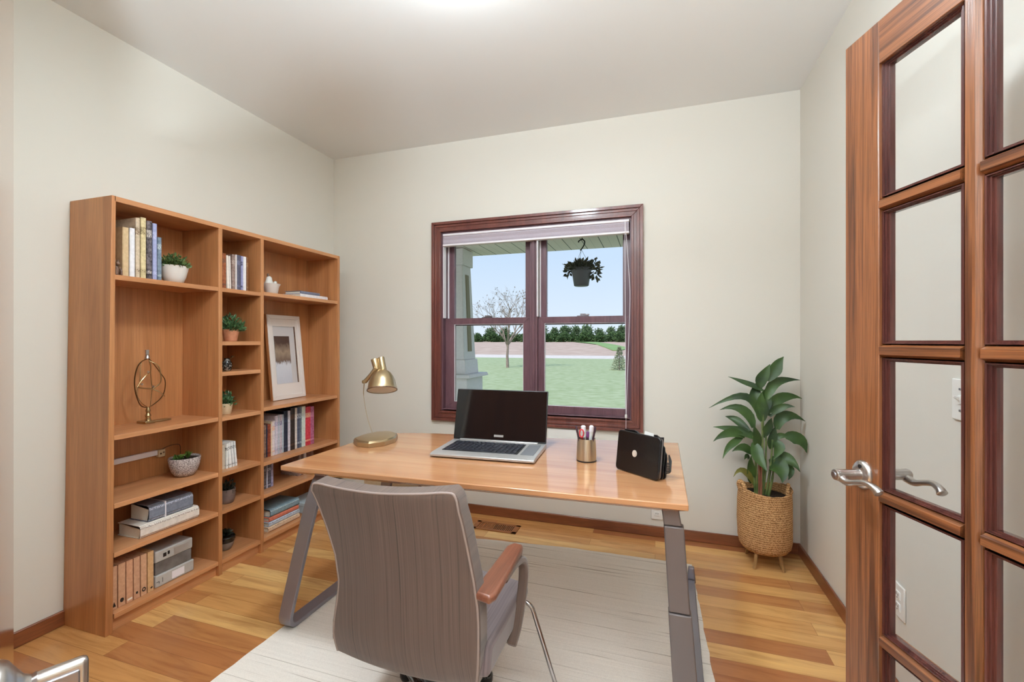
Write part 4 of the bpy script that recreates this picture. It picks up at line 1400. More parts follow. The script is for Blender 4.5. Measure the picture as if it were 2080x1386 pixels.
# left loop: goose-neck under the top, blade down to the rug, runner back, rear blade
bar('leg', smooth_path([(-1.345, 1.66, 0.700), (-1.345, 1.585, 0.694), (-1.350, 1.545, 0.668), (-1.358, 1.530, 0.620), (-1.385, 1.525, 0.53), (-1.44, 1.527, 0.34), (-1.502, 1.528, 0.11), (-1.514, 1.530, 0.062), (-1.518, 1.545, 0.032), (-1.519, 1.580, 0.0225), (-1.519, 1.70, 0.0215), (-1.519, 1.95, 0.0215), (-1.519, 2.15, 0.0215), (-1.519, 2.19, 0.030), (-1.514, 2.205, 0.062), (-1.49, 2.19, 0.14), (-1.44, 2.15, 0.36), (-1.385, 2.11, 0.55), (-1.350, 2.09, 0.668), (-1.345, 2.05, 0.694), (-1.345, 1.98, 0.700)], 5), 0.060, 0.018, (1, 0, 0), M['steelb'])
bm = nb(); prism(bm, [(-1.36, 0.705), (-1.36, 0.66), (-1.30, 0.66), (-1.20, 0.69), (-1.20, 0.705)], 1, 1.60, 2.08)
ob('cross_beam', bm, M['black'], dk, bevel=0.004)
# right loop: telescoping front leg with two joints
def seg(name, z0, z1, xa, xb, w0, w1, th, yy, m):
    bm = nb()
    a = [(xa - w0 / 2, yy), (xa + w0 / 2, yy), (xa + w0 / 2, yy + th), (xa - w0 / 2, yy + th)]
    b = [(xb - w1 / 2, yy), (xb + w1 / 2, yy), (xb + w1 / 2, yy + th), (xb - w1 / 2, yy + th)]
    A = [bm.verts.new((p[0], p[1], z0)) for p in a]
    B = [bm.verts.new((p[0], p[1], z1)) for p in b]
    for i in range(4):
        j = (i + 1) % 4
        bm.faces.new((A[i], A[j], B[j], B[i]))
    bm.faces.new(A[::-1]); bm.faces.new(B)
    bmesh.ops.recalc_face_normals(bm, faces=bm.faces[:])
    return ob(name, bm, m, dk, bevel=0.004)
lg = seg('leg', 0.655, 0.722, 0.055, 0.045, 0.055, 0.054, 0.034, 1.540, M['steel'])
seg('leg_segment', 0.375, 0.654, 0.076, 0.058, 0.066, 0.062, 0.040, 1.536, M['steel']).parent = lg
seg('leg_segment', 0.030, 0.373, 0.100, 0.077, 0.078, 0.072, 0.046, 1.532, M['steel']).parent = lg
for ch in lg.children:
    pass
seg('leg', 0.03, 0.722, 0.095, 0.045, 0.06, 0.052, 0.030, 2.28, M['steel'])
bm = nb(); prism(bm, [(0.125, 0.0125), (0.195, 0.0125), (0.195, 0.03), (0.150, 0.034), (0.125, 0.03)], 1, 1.50, 2.46)
xf(bm, Matrix.Translation((-0.035, 0, 0)) @ Matrix.Shear('XZ', 4, (0, 0)) if False else Matrix.Identity(4))
for v in bm.verts:
    v.co.x += -0.035 + (v.co.y - 1.50) * 0.035
ob('runner', bm, M['steelb'], dk, bevel=0.003)
bm = nb(); prism(bm, [(0.155, 0.0125), (0.200, 0.0125), (0.192, 0.090), (0.165, 0.090)], 1, 2.462, 2.49)
ob('end_cap', bm, M['steelb'], dk, bevel=0.004)

# ------------------------------------------------------------------ laptop
lp = root('laptop', (-0.727, 1.935, DZ), 'open silver laptop with a black screen in the middle of the desk', 'laptop', rz=math.radians(3.0))
LW, LD = 0.475, 0.290
def LB(name, bm, m, parent=lp, **kw):
    return ob(name, bm, m, parent, world=False, **kw)
bm = nb(); prism(bm, [(-LD / 2, 0.0055), (-LD / 2 + 0.012, 0.0028), (LD / 2, 0.0028), (LD / 2, 0.024), (-LD / 2 + 0.02, 0.021), (-LD / 2, 0.016)], 0, -LW / 2, LW / 2)
LB('base', bm, M['silver'], bevel=0.003, seg=3)
bm = nb(); bx(bm, -LW / 2 + 0.02, LW / 2 - 0.02, -LD / 2 + 0.02, LD / 2 - 0.02, 0.0003, 0.003)
LB('underside', bm, M['black'], smooth=False)
bm = nb(); bx(bm, -0.205, 0.150, -0.085, 0.105, 0.0215, 0.0236)
kb = LB('keyboard', bm, M['black'], bevel=0.001)
bm = nb()
for r in range(6):
    y = 0.085 - r * 0.031
    xx = -0.195
    n = 15 if r else 16
    wd = 0.335 / n
    for c in range(n):
        if r == 5 and 4 <= c <= 9:
            if c == 4:
                bx(bm, xx + c * wd + 0.0015, xx + 10 * wd - 0.0015, y - 0.012, y + 0.012, 0.0237, 0.0262)
            continue
        bx(bm, xx + c * wd + 0.0015, xx + (c + 1) * wd - 0.0015, y - 0.0125, y + 0.0125, 0.0237, 0.0262)
LB('key_block', bm, M['keys'], kb, bevel=0.0008, seg=1)
bm = nb(); bx(bm, 0.163, 0.222, -0.085, 0.105, 0.0215, 0.0240)
LB('speaker_grille', bm, M['greykey'], bevel=0.001)
bm = nb(); bx(bm, -0.20, 0.20, 0.118, 0.134, 0.023, 0.030)
LB('hinge', bm, M['silver'], bevel=0.003)
# screen, tilted back
SA = math.radians(14)
SM = Matrix.Translation((0, 0.132, 0.026)) @ Matrix.Rotation(-SA, 4, 'X')
bm = nb(); bx(bm, -LW / 2, LW / 2, 0, 0.011, 0.0, 0.252)
xf(bm, SM)
lid = LB('screen_lid', bm, M['black'], bevel=0.004, seg=3)
bm = nb(); bx(bm, -LW / 2 + 0.004, LW / 2 - 0.004, -0.0012, 0.0, 0.006, 0.248)
xf(bm, SM)
LB('screen', bm, M['bglossy'], lid, smooth=False)
bm = nb(); bx(bm, -0.024, 0.024, -0.0022, -0.0013, 0.018, 0.029)
xf(bm, SM)
LB('badge', bm, M['silver'], lid, smooth=False)

# ------------------------------------------------------------------ lamp
la = root('desk_lamp', (-1.36, 1.965, DZ), 'brass desk lamp with a bell shade on the left back corner of the desk', 'lamp')
bm = nb()
out = [(-1.445, 1.890), (-1.39, 1.846), (-1.318, 1.838), (-1.268, 1.900), (-1.262, 1.985), (-1.30, 2.065), (-1.37, 2.105), (-1.43, 2.07), (-1.455, 1.98)]
cen = Vector((-1.36, 1.965))
rings = []
for sc, zz in ((1.0, 0.0006), (1.0, 0.022), (0.93, 0.030), (0.70, 0.036), (0.35, 0.039)):
    rings.append([bm.verts.new((cen.x + (p[0] - cen.x) * sc, cen.y + (p[1] - cen.y) * sc, DZ + zz)) for p in out])
for a, b in zip(rings, rings[1:]):
    for i in range(len(out)):
        j = (i + 1) % len(out)
        bm.faces.new((a[i], a[j], b[j], b[i]))
bm.faces.new(rings[0][::-1]); bm.faces.new(rings[-1])
ob('base', bm, M['brass'], la, bevel=0.002, angle=28)
LY = 2.075
# shade tilted a little
shm = Matrix.Translation((-1.402, LY, 0.992)) @ Matrix.Rotation(math.radians(20), 4, Vector((-0.83, -0.558, 0)))
bm = nb()
lathe(bm, [(0.078, 0.0), (0.079, 0.004), (0.074, 0.024), (0.069, 0.05), (0.060, 0.075), (0.045, 0.097), (0.026, 0.112), (0.015, 0.118)], (0, 0, 0), 40, 1, 1, False, True)
lathe(bm, [(0.0765, 0.001), (0.072, 0.024), (0.066, 0.05), (0.056, 0.075), (0.035, 0.097), (0.004, 0.104)], (0, 0, 0), 40, 1, 1, False, True)
xf(bm, shm)
ls = ob('shade', bm, M['brass'], la, angle=60)
bm = nb(); lathe(bm, [(0.0772, 0.0), (0.080, 0.001), (0.080, 0.005), (0.0772, 0.006)], (0, 0, -0.001), 40, 1, 1, False, False); xf(bm, shm)
ob('rim', bm, M['figbrown'], ls)
bm = nb(); lathe(bm, [(0.076, 0.002), (0.04, -0.0005), (0.003, -0.0012)], (0, 0, 0), 40, 1, 1, False, True); xf(bm, shm)
ob('diffuser', bm, M['white'], ls, props={'label': 'pale diffuser inside the shade'})
bm = nb(); lathe(bm, [(0.017, 0), (0.020, 0.004), (0.018, 0.075), (0.016, 0.079)], (0, 0, 0), 24)
xf(bm, Matrix.Translation((-1.418, LY + 0.034, 1.092)) @ Matrix.Rotation(math.radians(-11), 4, 'Y'))
ob('lamp_socket', bm, M['brass'], la)
bm = nb(); lathe(bm, [(0.012, 0), (0.016, 0.004), (0.020, 0.062), (0.018, 0.066)], (0, 0, 0), 24)
xf(bm, Matrix.Translation((-1.449, LY + 0.020, 1.096)) @ Matrix.Rotation(math.radians(-14), 4, 'Y'))
ob('lamp_socket', bm, M['brass'], la)
bm = nb(); tube(bm, smooth_path([(-1.444, LY + 0.004, 1.112), (-1.466, LY - 0.0, 1.082), (-1.494, LY - 0.004, 1.050), (-1.508, LY - 0.006, 1.036)], 5), [0.011] * 12 + [0.012] * 4, 14)
ob('arm', bm, M['brass'], la)
bm = nb(); lathe(bm, [(0.004, -0.014), (0.010, -0.012), (0.010, 0.012), (0.004, 0.014)], (0, 0, 0), 16)
xf(bm, Matrix.Translation((-1.510, LY - 0.004, 1.036)) @ Matrix.Rotation(PI / 2, 4, 'X'))
ob('elbow_joint', bm, M['brass'], la)
bm = nb(); tube(bm, smooth_path([(-1.513, LY - 0.004, 1.032), (-1.516, LY - 0.004, 0.955), (-1.48, LY - 0.02, 0.84), (-1.425, LY - 0.05, 0.762)], 6), [0.0022] * 6 + [0.0012] * 12 + [0.0012], 8)
ob('stem', bm, M['brass'], la)

# ------------------------------------------------------------------ pen cup and its contents
CX_, CY_ = -0.283, 1.936
cp = root('pen_cup', (CX_, CY_, DZ), 'brushed champagne metal pen cup on the desk', 'pen cup')
bm = nb()
lathe(bm, [(0.0425, 0.006), (0.0425, 0.03), (0.040, 0.075), (0.0385, 0.097), (0.0370, 0.097), (0.0385, 0.070), (0.0405, 0.03), (0.040, 0.009)], (CX_, CY_, DZ), 48, 1, 1, True, True)
ob('cup', bm, M['cupm'], cp, angle=50)
bm = nb(); lathe(bm, [(0.0415, 0.0005), (0.0435, 0.002), (0.0435, 0.006), (0.042, 0.0065)], (CX_, CY_, DZ), 48)
ob('foot_ring', bm, M['black'], cp)
def pen(label, base, tip, r, m, m2):
    b, t = Vector(base), Vector(tip)
    rt = root('pen', base, label, 'pen', 'pens standing in the cup')
    bm = nb(); tube(bm, [b, b.lerp(t, 0.8)], r, 12)
    ob('barrel', bm, m, rt)
    bm = nb(); tube(bm, [b.lerp(t, 0.8), b.lerp(t, 0.97), t], [r * 1.12, r * 1.12, r * 0.7], 12)
    ob('cap', bm, m2, rt)
zb = DZ + 0.012
pen('dark plum pen leaning to the left in the champagne cup', (CX_ - 0.014, CY_ - 0.012, zb), (CX_ - 0.040, CY_ - 0.030, 0.893), 0.0042, M['plum'], M['plum'])
pen('dark plum pen leaning to the right in the champagne cup', (CX_ + 0.014, CY_ - 0.012, zb), (CX_ + 0.042, CY_ - 0.026, 0.893), 0.0042, M['plum'], M['plum'])
pen('purple marker between the scissors and the right-leaning pen', (CX_ + 0.006, CY_ - 0.018, zb), (CX_ + 0.010, CY_ - 0.030, 0.872), 0.006, M['plum'], M['purple'])
pen('white marker standing at the back of the champagne cup', (CX_ + 0.010, CY_ + 0.018, zb), (CX_ + 0.020, CY_ + 0.016, 0.890), 0.0085, M['white'], M['whitel'])
pen('thick pale marker at the back left of the champagne cup', (CX_ - 0.012, CY_ + 0.016, zb), (CX_ - 0.016, CY_ + 0.016, 0.888), 0.0095, M['white'], M['whitel'])
sc = root('scissors', (CX_ - 0.008, CY_ - 0.01, zb), 'scissors with red oval handles upright in the champagne cup', 'scissors')
bm = nb(); prism(bm, [(CX_ - 0.016, zb + 0.002), (CX_ - 0.004, zb + 0.002), (CX_ - 0.006, 0.84), (CX_ - 0.020, 0.84)], 1, CY_ - 0.0035, CY_ - 0.0015)
ob('blade', bm, M['nickel'], sc, smooth=False)
for dx, rx_, rz_, m in ((-0.017, 0.0085, 0.0165, M['red']),):
    bm = nb()
    tube(bm, [(CX_ + dx + rx_ * math.cos(a * PI / 10), CY_ - 0.026, 0.862 + rz_ * math.sin(a * PI / 10)) for a in range(20)], 0.0032, 8, True)
    tube(bm, [(CX_ + dx, CY_ - 0.026, 0.846), (CX_ - 0.012, CY_ - 0.003, 0.815)], 0.003, 8)
    ob('handle', bm, m, sc)

# ------------------------------------------------------------------ black case standing on the desk
bgx, bgy = -0.0725, 1.783
ang = math.atan2(1.718 - 1.848, 0.012 + 0.150)
BM = Matrix.Translation((bgx, bgy, DZ)) @ Matrix.Rotation(ang, 4, 'Z')
bgr = root('document_case', (bgx, bgy, DZ), 'glossy black case with a round silver emblem standing on the right of the desk', 'case')
BW = 0.209
def rrect(w, h0, h1, r0, n=5):
    """rounded rectangle from -w/2..w/2, h0..h1"""
    P = []
    for cx, cz, a0 in ((w / 2 - r0, h0 + r0, -90), (w / 2 - r0, h1 - r0, 0), (-w / 2 + r0, h1 - r0, 90), (-w / 2 + r0, h0 + r0, 180)):
        for k in range(n + 1):
            a = math.radians(a0 + 90 * k / n)
            P.append((cx + r0 * math.cos(a), cz + r0 * math.sin(a)))
    return P
tl = Matrix.Rotation(math.radians(-7), 4, 'X')
bm = nb(); prism(bm, rrect(BW, 0.0, 0.158, 0.014), 1, 0.0, 0.012); xf(bm, BM @ tl)
dz = DZ + 0.0006 - min(v.co.z for v in bm.verts)
bmesh.ops.translate(bm, vec=(0, 0, dz), verts=bm.verts[:])
ob('front_panel', bm, M['bleather'], bgr, bevel=0.004, seg=3)
bm = nb(); prism(bm, rrect(BW - 0.006, 0.003, 0.155, 0.012), 1, 0.0122, 0.020); xf(bm, Matrix.Translation((0, 0, dz)) @ BM @ tl)
ob('edge_band', bm, M['nickeldark'], bgr, bevel=0.002)
bm = nb()
lathe(bm, [(0.0115, 0), (0.0115, 0.001), (0.009, 0.0018)], (0, 0, 0), 28, 1, 1.15)
lathe(bm, [(0.0004, 0.0018), (0.006, 0.0026), (0.0063, 0.0020)], (0, 0, 0), 20, 1, 1.15)
xf(bm, BM @ tl @ Matrix.Translation((-0.012, -0.0002, 0.080)) @ Matrix.Rotation(PI / 2, 4, 'X'))
ob('emblem', bm, M['emblem'], bgr, angle=50)
# accordion gusset and slumped flap behind
bm = nb()
prof = []
for k in range(7):
    prof.append((0.021 + k * 0.006, 0.0 if k % 2 == 0 else 0.004))
for k in range(6):
    y = 0.021 + k * 0.007
    prism(bm, rrect(BW - 0.012 - 0.006 * (k % 2), 0.002, 0.150 - 0.012 * k, 0.01, 3), 1, y, y + 0.0045)
xf(bm, Matrix.Translation((0, 0, dz + 0.001)) @ BM @ tl)
ob('gusset', bm, M['bleather'], bgr, bevel=0.001)
bm = nb()
n = 13
lo_, hi_ = [], []
R3 = random.Random(5)
top = []
for i in range(n):
    u = -BW / 2 + 0.012 + (BW - 0.02) * i / (n - 1)
    h = 0.160 + R3.uniform(-0.004, 0.005) - (0.010 if 4 < i < 9 else 0)
    top.append((u, h))
P = [(-BW / 2 + 0.012, 0.10)] + top + [(BW / 2 - 0.008, 0.10)]
P = [(p[0], p[1]) for p in P]
prism(bm, P[::-1], 1, 0.022, 0.030)
xf(bm, Matrix.Translation((0, 0, dz)) @ BM @ tl)
ob('flap', bm, M['bleather'], bgr, bevel=0.002)
bm = nb()
for k in range(7):
    a = k * 0.16
    tube(bm, smooth_path([(BW / 2 - 0.008, 0.052 + 0.002 * k, 0.02 + 0.006 * k), (BW / 2 + 0.009 - 0.001 * k, 0.062 + 0.002 * k, 0.030 + 0.005 * k), (BW / 2 - 0.004, 0.070, 0.070 + 0.003 * k)], 4), 0.0026, 6)
xf(bm, Matrix.Translation((0, 0, dz)) @ BM)
ob('pleated_end', bm, M['black'], bgr)
nt = nb()
prism(nt, [(0.010, 0.15), (0.058, 0.128), (0.054, 0.166), (0.012, 0.170)], 1, 0.0205, 0.0215)
xf(nt, Matrix.Translation((0, 0, dz)) @ BM @ tl)
tag(ob('note_card', nt, M['white'], smooth=False), 'white paper slip sticking out of the top of the black case', 'paper')

# ------------------------------------------------------------------ chair
ch = root('armchair', (-0.68, 1.25, 0), 'brown striped office armchair seen from behind at the desk', 'chair')
def lerp(a, b, t):
    return a + (b - a) * t
KEY = [  # z, y(back surface), xl, xr
    (0.305, 1.128, -0.893, -0.470),
    (0.335, 1.100, -0.912, -0.450),
    (0.415, 1.076, -0.905, -0.436),
    (0.500, 1.070, -0.886, -0.432),
    (0.560, 1.068, -0.877, -0.434),
    (0.640, 1.062, -0.885, -0.444),
    (0.720, 1.052, -0.905, -0.456),
    (0.790, 1.040, -0.926, -0.466),
    (0.832, 1.030, -0.940, -0.474),
    (0.848, 1.029, -0.938, -0.480),
    (0.856, 1.031, -0.926, -0.500)]
def back_at(s, t):
    """s across 0..1, t up 0..1 -> point on the rear surface"""
    f = t * (len(KEY) - 1)
    i = min(int(f), len(KEY) - 2)
    w = f - i
    a, b = KEY[i], KEY[i + 1]
    z, y, xl, xr = (lerp(a[k], b[k], w) for k in range(4))
    x = lerp(xl, xr, s)
    u = 2 * s - 1
    y += 0.020 * u * u - 0.012          # gentle wrap towards the sitter
    z += 0.016 * (u * u - 0.4) * (-(t - 0.75) * 4 if t > 0.75 else 0) * -0.6
    if t > 0.8:
        z += 0.010 * u * (1 if u > 0 else 0.6)
    return Vector((x, y, z))
NS, NTt = 16, 22
th = 0.052
bm = nb()
G = [[back_at(i / NS, j / NTt) for i in range(NS + 1)] for j in range(NTt + 1)]
front = [[p + Vector((0, th, 0.004 if j > NTt - 2 else 0)) for i, p in enumerate(r)] for j, r in enumerate(G)]
Bv = [[bm.verts.new(p) for p in r] for r in G]
Fv = [[bm.verts.new(p) for p in r] for r in front]
for j in range(NTt):
    for i in range(NS):
        bm.faces.new((Bv[j][i], Bv[j][i + 1], Bv[j + 1][i + 1], Bv[j + 1][i]))
        bm.faces.new((Fv[j][i], Fv[j + 1][i], Fv[j + 1][i + 1], Fv[j][i + 1]))
for j in range(NTt):
    bm.faces.new((Bv[j][0], Bv[j + 1][0], Fv[j + 1][0], Fv[j][0]))
    bm.faces.new((Bv[j][NS], Fv[j][NS], Fv[j + 1][NS], Bv[j + 1][NS]))
for i in range(NS):
    bm.faces.new((Bv[0][i], Fv[0][i], Fv[0][i + 1], Bv[0][i + 1]))
    bm.faces.new((Bv[NTt][i], Bv[NTt][i + 1], Fv[NTt][i + 1], Fv[NTt][i]))
bmesh.ops.recalc_face_normals(bm, faces=bm.faces[:])
cb = ob('backrest', bm, M['fab'], ch, bevel=0.014, seg=4, angle=60)
bm = nb()
edge = [back_at(0.004, j / NTt) + Vector((0.004, 0.001, 0)) for j in range(2, NTt)] + [back_at(i / NS, 0.985) + Vector((0, 0.001, 0)) for i in range(1, NS)] + [back_at(0.996, j / NTt) + Vector((-0.004, 0.001, 0)) for j in range(NTt - 1, 1, -1)]
tube(bm, smooth_path(edge, 2), 0.0035, 8)
ob('piping', bm, M['piping'], cb, props={'label': 'pale piping along the back edge'})
# seat
bm = nb()
SP = [(1.10, 0.352), (1.18, 0.350), (1.40, 0.346), (1.485, 0.356), (1.515, 0.385), (1.512, 0.412), (1.48, 0.430), (1.40, 0.436), (1.25, 0.434), (1.12, 0.440)]
nX = 10
rows = []
for i in range(nX + 1):
    s = i / nX
    x = lerp(-0.925, -0.418, s)
    u = 2 * s - 1
    cr = 0.012 * (1 - u * u)
    rows.append([bm.verts.new((x, y - (0.02 * u * u if y > 1.4 else 0), z + (cr if z > 0.40 else 0) + (0.030 * u * u if z < 0.37 else 0) * 0.3)) for y, z in SP])
m_ = len(SP)
for a, b in zip(rows, rows[1:]):
    for k in range(m_):
        j = (k + 1) % m_
        bm.faces.new((a[k], a[j], b[j], b[k]))
bm.faces.new(rows[0][::-1]); bm.faces.new(rows[-1])
bmesh.ops.recalc_face_normals(bm, faces=bm.faces[:])
ob('seat', bm, M['fabs'], ch, bevel=0.014, seg=3, angle=60)
for sx, nm in ((1, 'r'), (-1, 'l')):
    xc = -0.423 if sx > 0 else -0.850
    bm = nb()
    yb = 1.062 if sx > 0 else 1.170
    o_ = [(-0.031, yb + 0.013), (0.022, yb), (0.031, yb + 0.023), (0.026, 1.340), (0.020, 1.372), (-0.012, 1.378), (-0.028, 1.350)]
    prism(bm, [(xc + sx * p[0], p[1]) for p in o_], 2, 0.583, 0.606)
    ob('armrest', bm, M['armwood'], ch, bevel=0.007, seg=3)
    bm = nb()
    xs = xc + sx * 0.012
    tube(bm, smooth_path([(xs - 0.004, 1.20, 0.577), (xs, 1.30, 0.578), (xs + sx * 0.006, 1.362, 0.560), (xs + sx * 0.008, 1.378, 0.510), (xs + sx * 0.004, 1.362, 0.43), (xs, 1.325, 0.365), (xs - sx * 0.004, 1.285, 0.335)], 6), 1.0, 4, False, (0.030, 0.022, (1, 0, 0)))
    ob('arm_support', bm, M['fab'], ch, bevel=0.006, seg=2, angle=60)
    bm = nb()
    xo = (lambda v: v if sx > 0 else -1.36 - v + 0.0)
    pth = [(-0.52, 1.40, 0.338), (-0.475, 1.455, 0.348), (-0.440, 1.470, 0.362), (-0.405, 1.472, 0.350), (-0.385, 1.473, 0.300), (-0.324, 1.478, 0.11), (-0.291, 1.482, 0.0185)]
    tube(bm, smooth_path([(xo(p[0]) if sx < 0 else p[0], p[1], p[2]) for p in pth], 6), 0.0075, 12)
    ob('leg', bm, M['chrome'], ch)
# swivel column and star base with glides
bm = nb(); lathe(bm, [(0.045, 0.07), (0.045, 0.10), (0.026, 0.115), (0.026, 0.30), (0.06, 0.335), (0.06, 0.345)], (-0.68, 1.285, 0), 24)
ob('column', bm, M['black'], ch)
for k in range(5):
    a = math.radians(68 + 72 * k)
    bm = nb()
    d = Vector((math.cos(a), math.sin(a), 0))
    c = Vector((-0.68, 1.285, 0))
    tube(bm, smooth_path([c + d * 0.03 + Vector((0, 0, 0.085)), c + d * 0.14 + Vector((0, 0, 0.078)), c + d * 0.24 + Vector((0, 0, 0.058))], 4), [0.024] * 4 + [0.02] * 4 + [0.018], 12)
    sa = ob('star_arm', bm, M['bglossy'], ch)
    bm = nb()
    lathe(bm, [(0.012, -0.0003), (0.022, 0.004), (0.026, 0.016), (0.025, 0.034), (0.016, 0.05), (0.004, 0.056)], tuple(c + d * 0.25 + Vector((0, 0, 0.0122))), 16)
    ob('caster', bm, M['bglossy'], sa)

# ------------------------------------------------------------------ low bench glimpsed beyond the desk
bn = root('bench', (-1.47, 2.42, 0), 'low tan upholstered bench glimpsed under the desk', 'bench')
bm = nb(); bx(bm, -1.69, -1.27, 2.30, 2.56, 0.365, 0.425)
ob('seat_cushion', bm, M['tan'], bn, bevel=0.018, seg=3)
bm = nb(); bx(bm, -1.70, -1.26, 2.29, 2.57, 0.325, 0.364)
ob('frame', bm, M['benchwood'], bn, bevel=0.004)
for x in (-1.675, -1.285):
    for y in (2.315, 2.545):
        bm = nb(); tube(bm, [(x, y, 0.0118 if (y < 2.54 and x > -1.52) else 0.0118), (x, y, 0.325)], [0.011, 0.014], 12)
        ob('leg', bm, M['chrome'], bn)
bm = nb(); tube(bm, smooth_path([(-1.33, 2.285, 0.33), (-1.30, 2.27, 0.40), (-1.265, 2.28, 0.445), (-1.245, 2.31, 0.43), (-1.252, 2.33, 0.37)], 6), 1.0, 4, False, (0.03, 0.012, (0, 1, 0)))
ob('side_loop', bm, M['armwood'], bn, bevel=0.003)

# ------------------------------------------------------------------ plant in the corner basket
PX, PY = 0.590, 2.845
pp = root('corner_plant', (PX, PY, 0), 'broad-leaved green plant in a woven jute basket in the corner', 'plant')
bm = nb()
seg_ = 56
prof = [(0.085, 0.082), (0.115, 0.088), (0.130, 0.108), (0.137, 0.150), (0.139, 0.25), (0.138, 0.35), (0.134, 0.405), (0.138, 0.418), (0.134, 0.428), (0.126, 0.420), (0.124, 0.36)]
vs = lathe(bm, prof, (PX, PY, 0), seg_, 1, 1, True, False)
R4 = random.Random(2)
for v in bm.verts:
    a = math.atan2(v.co.y - PY, v.co.x - PX)
    k = 1 + 0.012 * math.sin(3 * a + v.co.z * 20) + R4.uniform(-.006, .006)
    v.co.x = PX + (v.co.x - PX) * k
    v.co.y = PY + (v.co.y - PY) * k
    if v.co.z > 0.40:
        v.co.z += 0.012 * math.sin(2 * a + 1.2) + R4.uniform(-.003, .003)
ob('basket', bm, M['jute'], pp, angle=70)
bm = nb()
tube(bm, smooth_path([(PX - 0.128, PY - 0.03, 0.41), (PX - 0.137, PY - 0.035, 0.45), (PX - 0.126, PY - 0.04, 0.462), (PX - 0.112, PY - 0.06, 0.44), (PX - 0.11, PY - 0.07, 0.41)], 5), 0.011, 8)
ob('basket_handle', bm, M['jute'], pp)
bm = nb()
tube(bm, smooth_path([(PX + 0.118, PY + 0.02, 0.41), (PX + 0.120, PY + 0.0, 0.45), (PX + 0.11, PY - 0.03, 0.455), (PX + 0.102, PY - 0.055, 0.41)], 5), 0.010, 8)
ob('basket_handle', bm, M['jute'], pp)
bm = nb(); lathe(bm, [(0.122, 0.375), (0.122, 0.384)], (PX, PY, 0), 30)
ob('soil', bm, M['soil'], pp)
for a in (-125, -50, 50, 130):
    d = Vector((math.cos(math.radians(a)), math.sin(math.radians(a)), 0))
    bm = nb(); tube(bm, [Vector((PX, PY, 0.092)) + d * 0.092, Vector((PX, PY, 0.0003)) + d * 0.118], [0.011, 0.008], 10)
    ob('leg', bm, M['legoak'], pp)
LEAVES = [
    ((0.608, 2.85, 1.03), (0.654, 2.87, 1.108), (0.698, 2.89, 1.169), 0.061),
    ((0.567, 2.85, 0.991), (0.588, 2.85, 1.062), (0.621, 2.85, 1.127), 0.055),
    ((0.588, 2.85, 0.974), (0.498, 2.86, 1.017), (0.407, 2.87, 1.049), 0.028),
    ((0.563, 2.85, 0.866), (0.549, 2.875, 0.955), (0.577, 2.9, 1.034), 0.055),
    ((0.604, 2.85, 0.928), (0.659, 2.875, 1.02), (0.783, 2.9, 1.037), 0.05),
    ((0.56, 2.85, 0.837), (0.482, 2.84, 0.938), (0.299, 2.83, 0.866), 0.04),
    ((0.613, 2.85, 0.849), (0.691, 2.89, 0.936), (0.8, 2.93, 0.929), 0.055),
    ((0.535, 2.85, 0.761), (0.475, 2.85, 0.866), (0.359, 2.85, 0.854), 0.05),
    ((0.617, 2.85, 0.831), (0.671, 2.84, 0.886), (0.739, 2.83, 0.892), 0.04),
    ((0.656, 2.85, 0.759), (0.7, 2.86, 0.838), (0.8, 2.87, 0.809), 0.058),
    ((0.517, 2.85, 0.742), (0.45, 2.88, 0.794), (0.397, 2.91, 0.81), 0.04),
    ((0.563, 2.85, 0.698), (0.445, 2.85, 0.742), (0.324, 2.85, 0.754), 0.045),
    ((0.492, 2.85, 0.707), (0.398, 2.82, 0.726), (0.318, 2.79, 0.68), 0.045),
    ((0.479, 2.85, 0.702), (0.413, 2.81, 0.663), (0.365, 2.77, 0.59), 0.036),
    ((0.694, 2.85, 0.72), (0.762, 2.85, 0.711), (0.8, 2.85, 0.637), 0.063),
    ((0.641, 2.85, 0.698), (0.674, 2.85, 0.724), (0.734, 2.85, 0.714), 0.03),
    ((0.588, 2.85, 0.709), (0.61, 2.84, 0.777), (0.624, 2.83, 0.825), 0.04),
    ((0.538, 2.85, 0.677), (0.553, 2.8, 0.607), (0.585, 2.75, 0.541), 0.058),
    ((0.649, 2.85, 0.694), (0.655, 2.82, 0.656), (0.624, 2.79, 0.601), 0.052),
    ((0.534, 2.85, 0.612), (0.476, 2.83, 0.647), (0.419, 2.81, 0.626), 0.042),
    ((0.617, 2.85, 0.562), (0.657, 2.795, 0.553), (0.655, 2.74, 0.49), 0.096),
    ((0.645, 2.85, 0.593), (0.706, 2.82, 0.601), (0.753, 2.79, 0.543), 0.055),
    ((0.527, 2.85, 0.443), (0.518, 2.83, 0.531), (0.518, 2.81, 0.611), 0.042),
    ((0.513, 2.85, 0.582), (0.493, 2.81, 0.604), (0.476, 2.77, 0.594), 0.025),
    ((0.698, 2.85, 0.56), (0.714, 2.82, 0.533), (0.695, 2.79, 0.495), 0.038),
    ((0.584, 2.85, 0.801), (0.575, 2.85, 0.885), (0.58, 2.85, 0.969), 0.061),
    ((0.608, 2.85, 0.868), (0.603, 2.865, 0.94), (0.619, 2.88, 1.004), 0.05),
    ((0.563, 2.85, 0.642), (0.548, 2.835, 0.718), (0.532, 2.82, 0.785), 0.04),
    ((0.625, 2.85, 0.646), (0.633, 2.85, 0.721), (0.653, 2.85, 0.778), 0.04),
]
bm = nb()
for A, Mi, T_, w in LEAVES:
    leafblade(bm, A, Mi, T_, w * 1.12, 9, 0.25)
ob('foliage', bm, M['leafbig'], pp, angle=70)
bm = nb(); leafblade(bm, (0.54, 2.85, 0.435), (0.478, 2.82, 0.521), (0.423, 2.79, 0.486), 0.036, 8, 0.25)
ob('old_leaf', bm, M['leafold'], pp, angle=70, props={'label': 'olive-yellow low leaf'})
bm = nb()
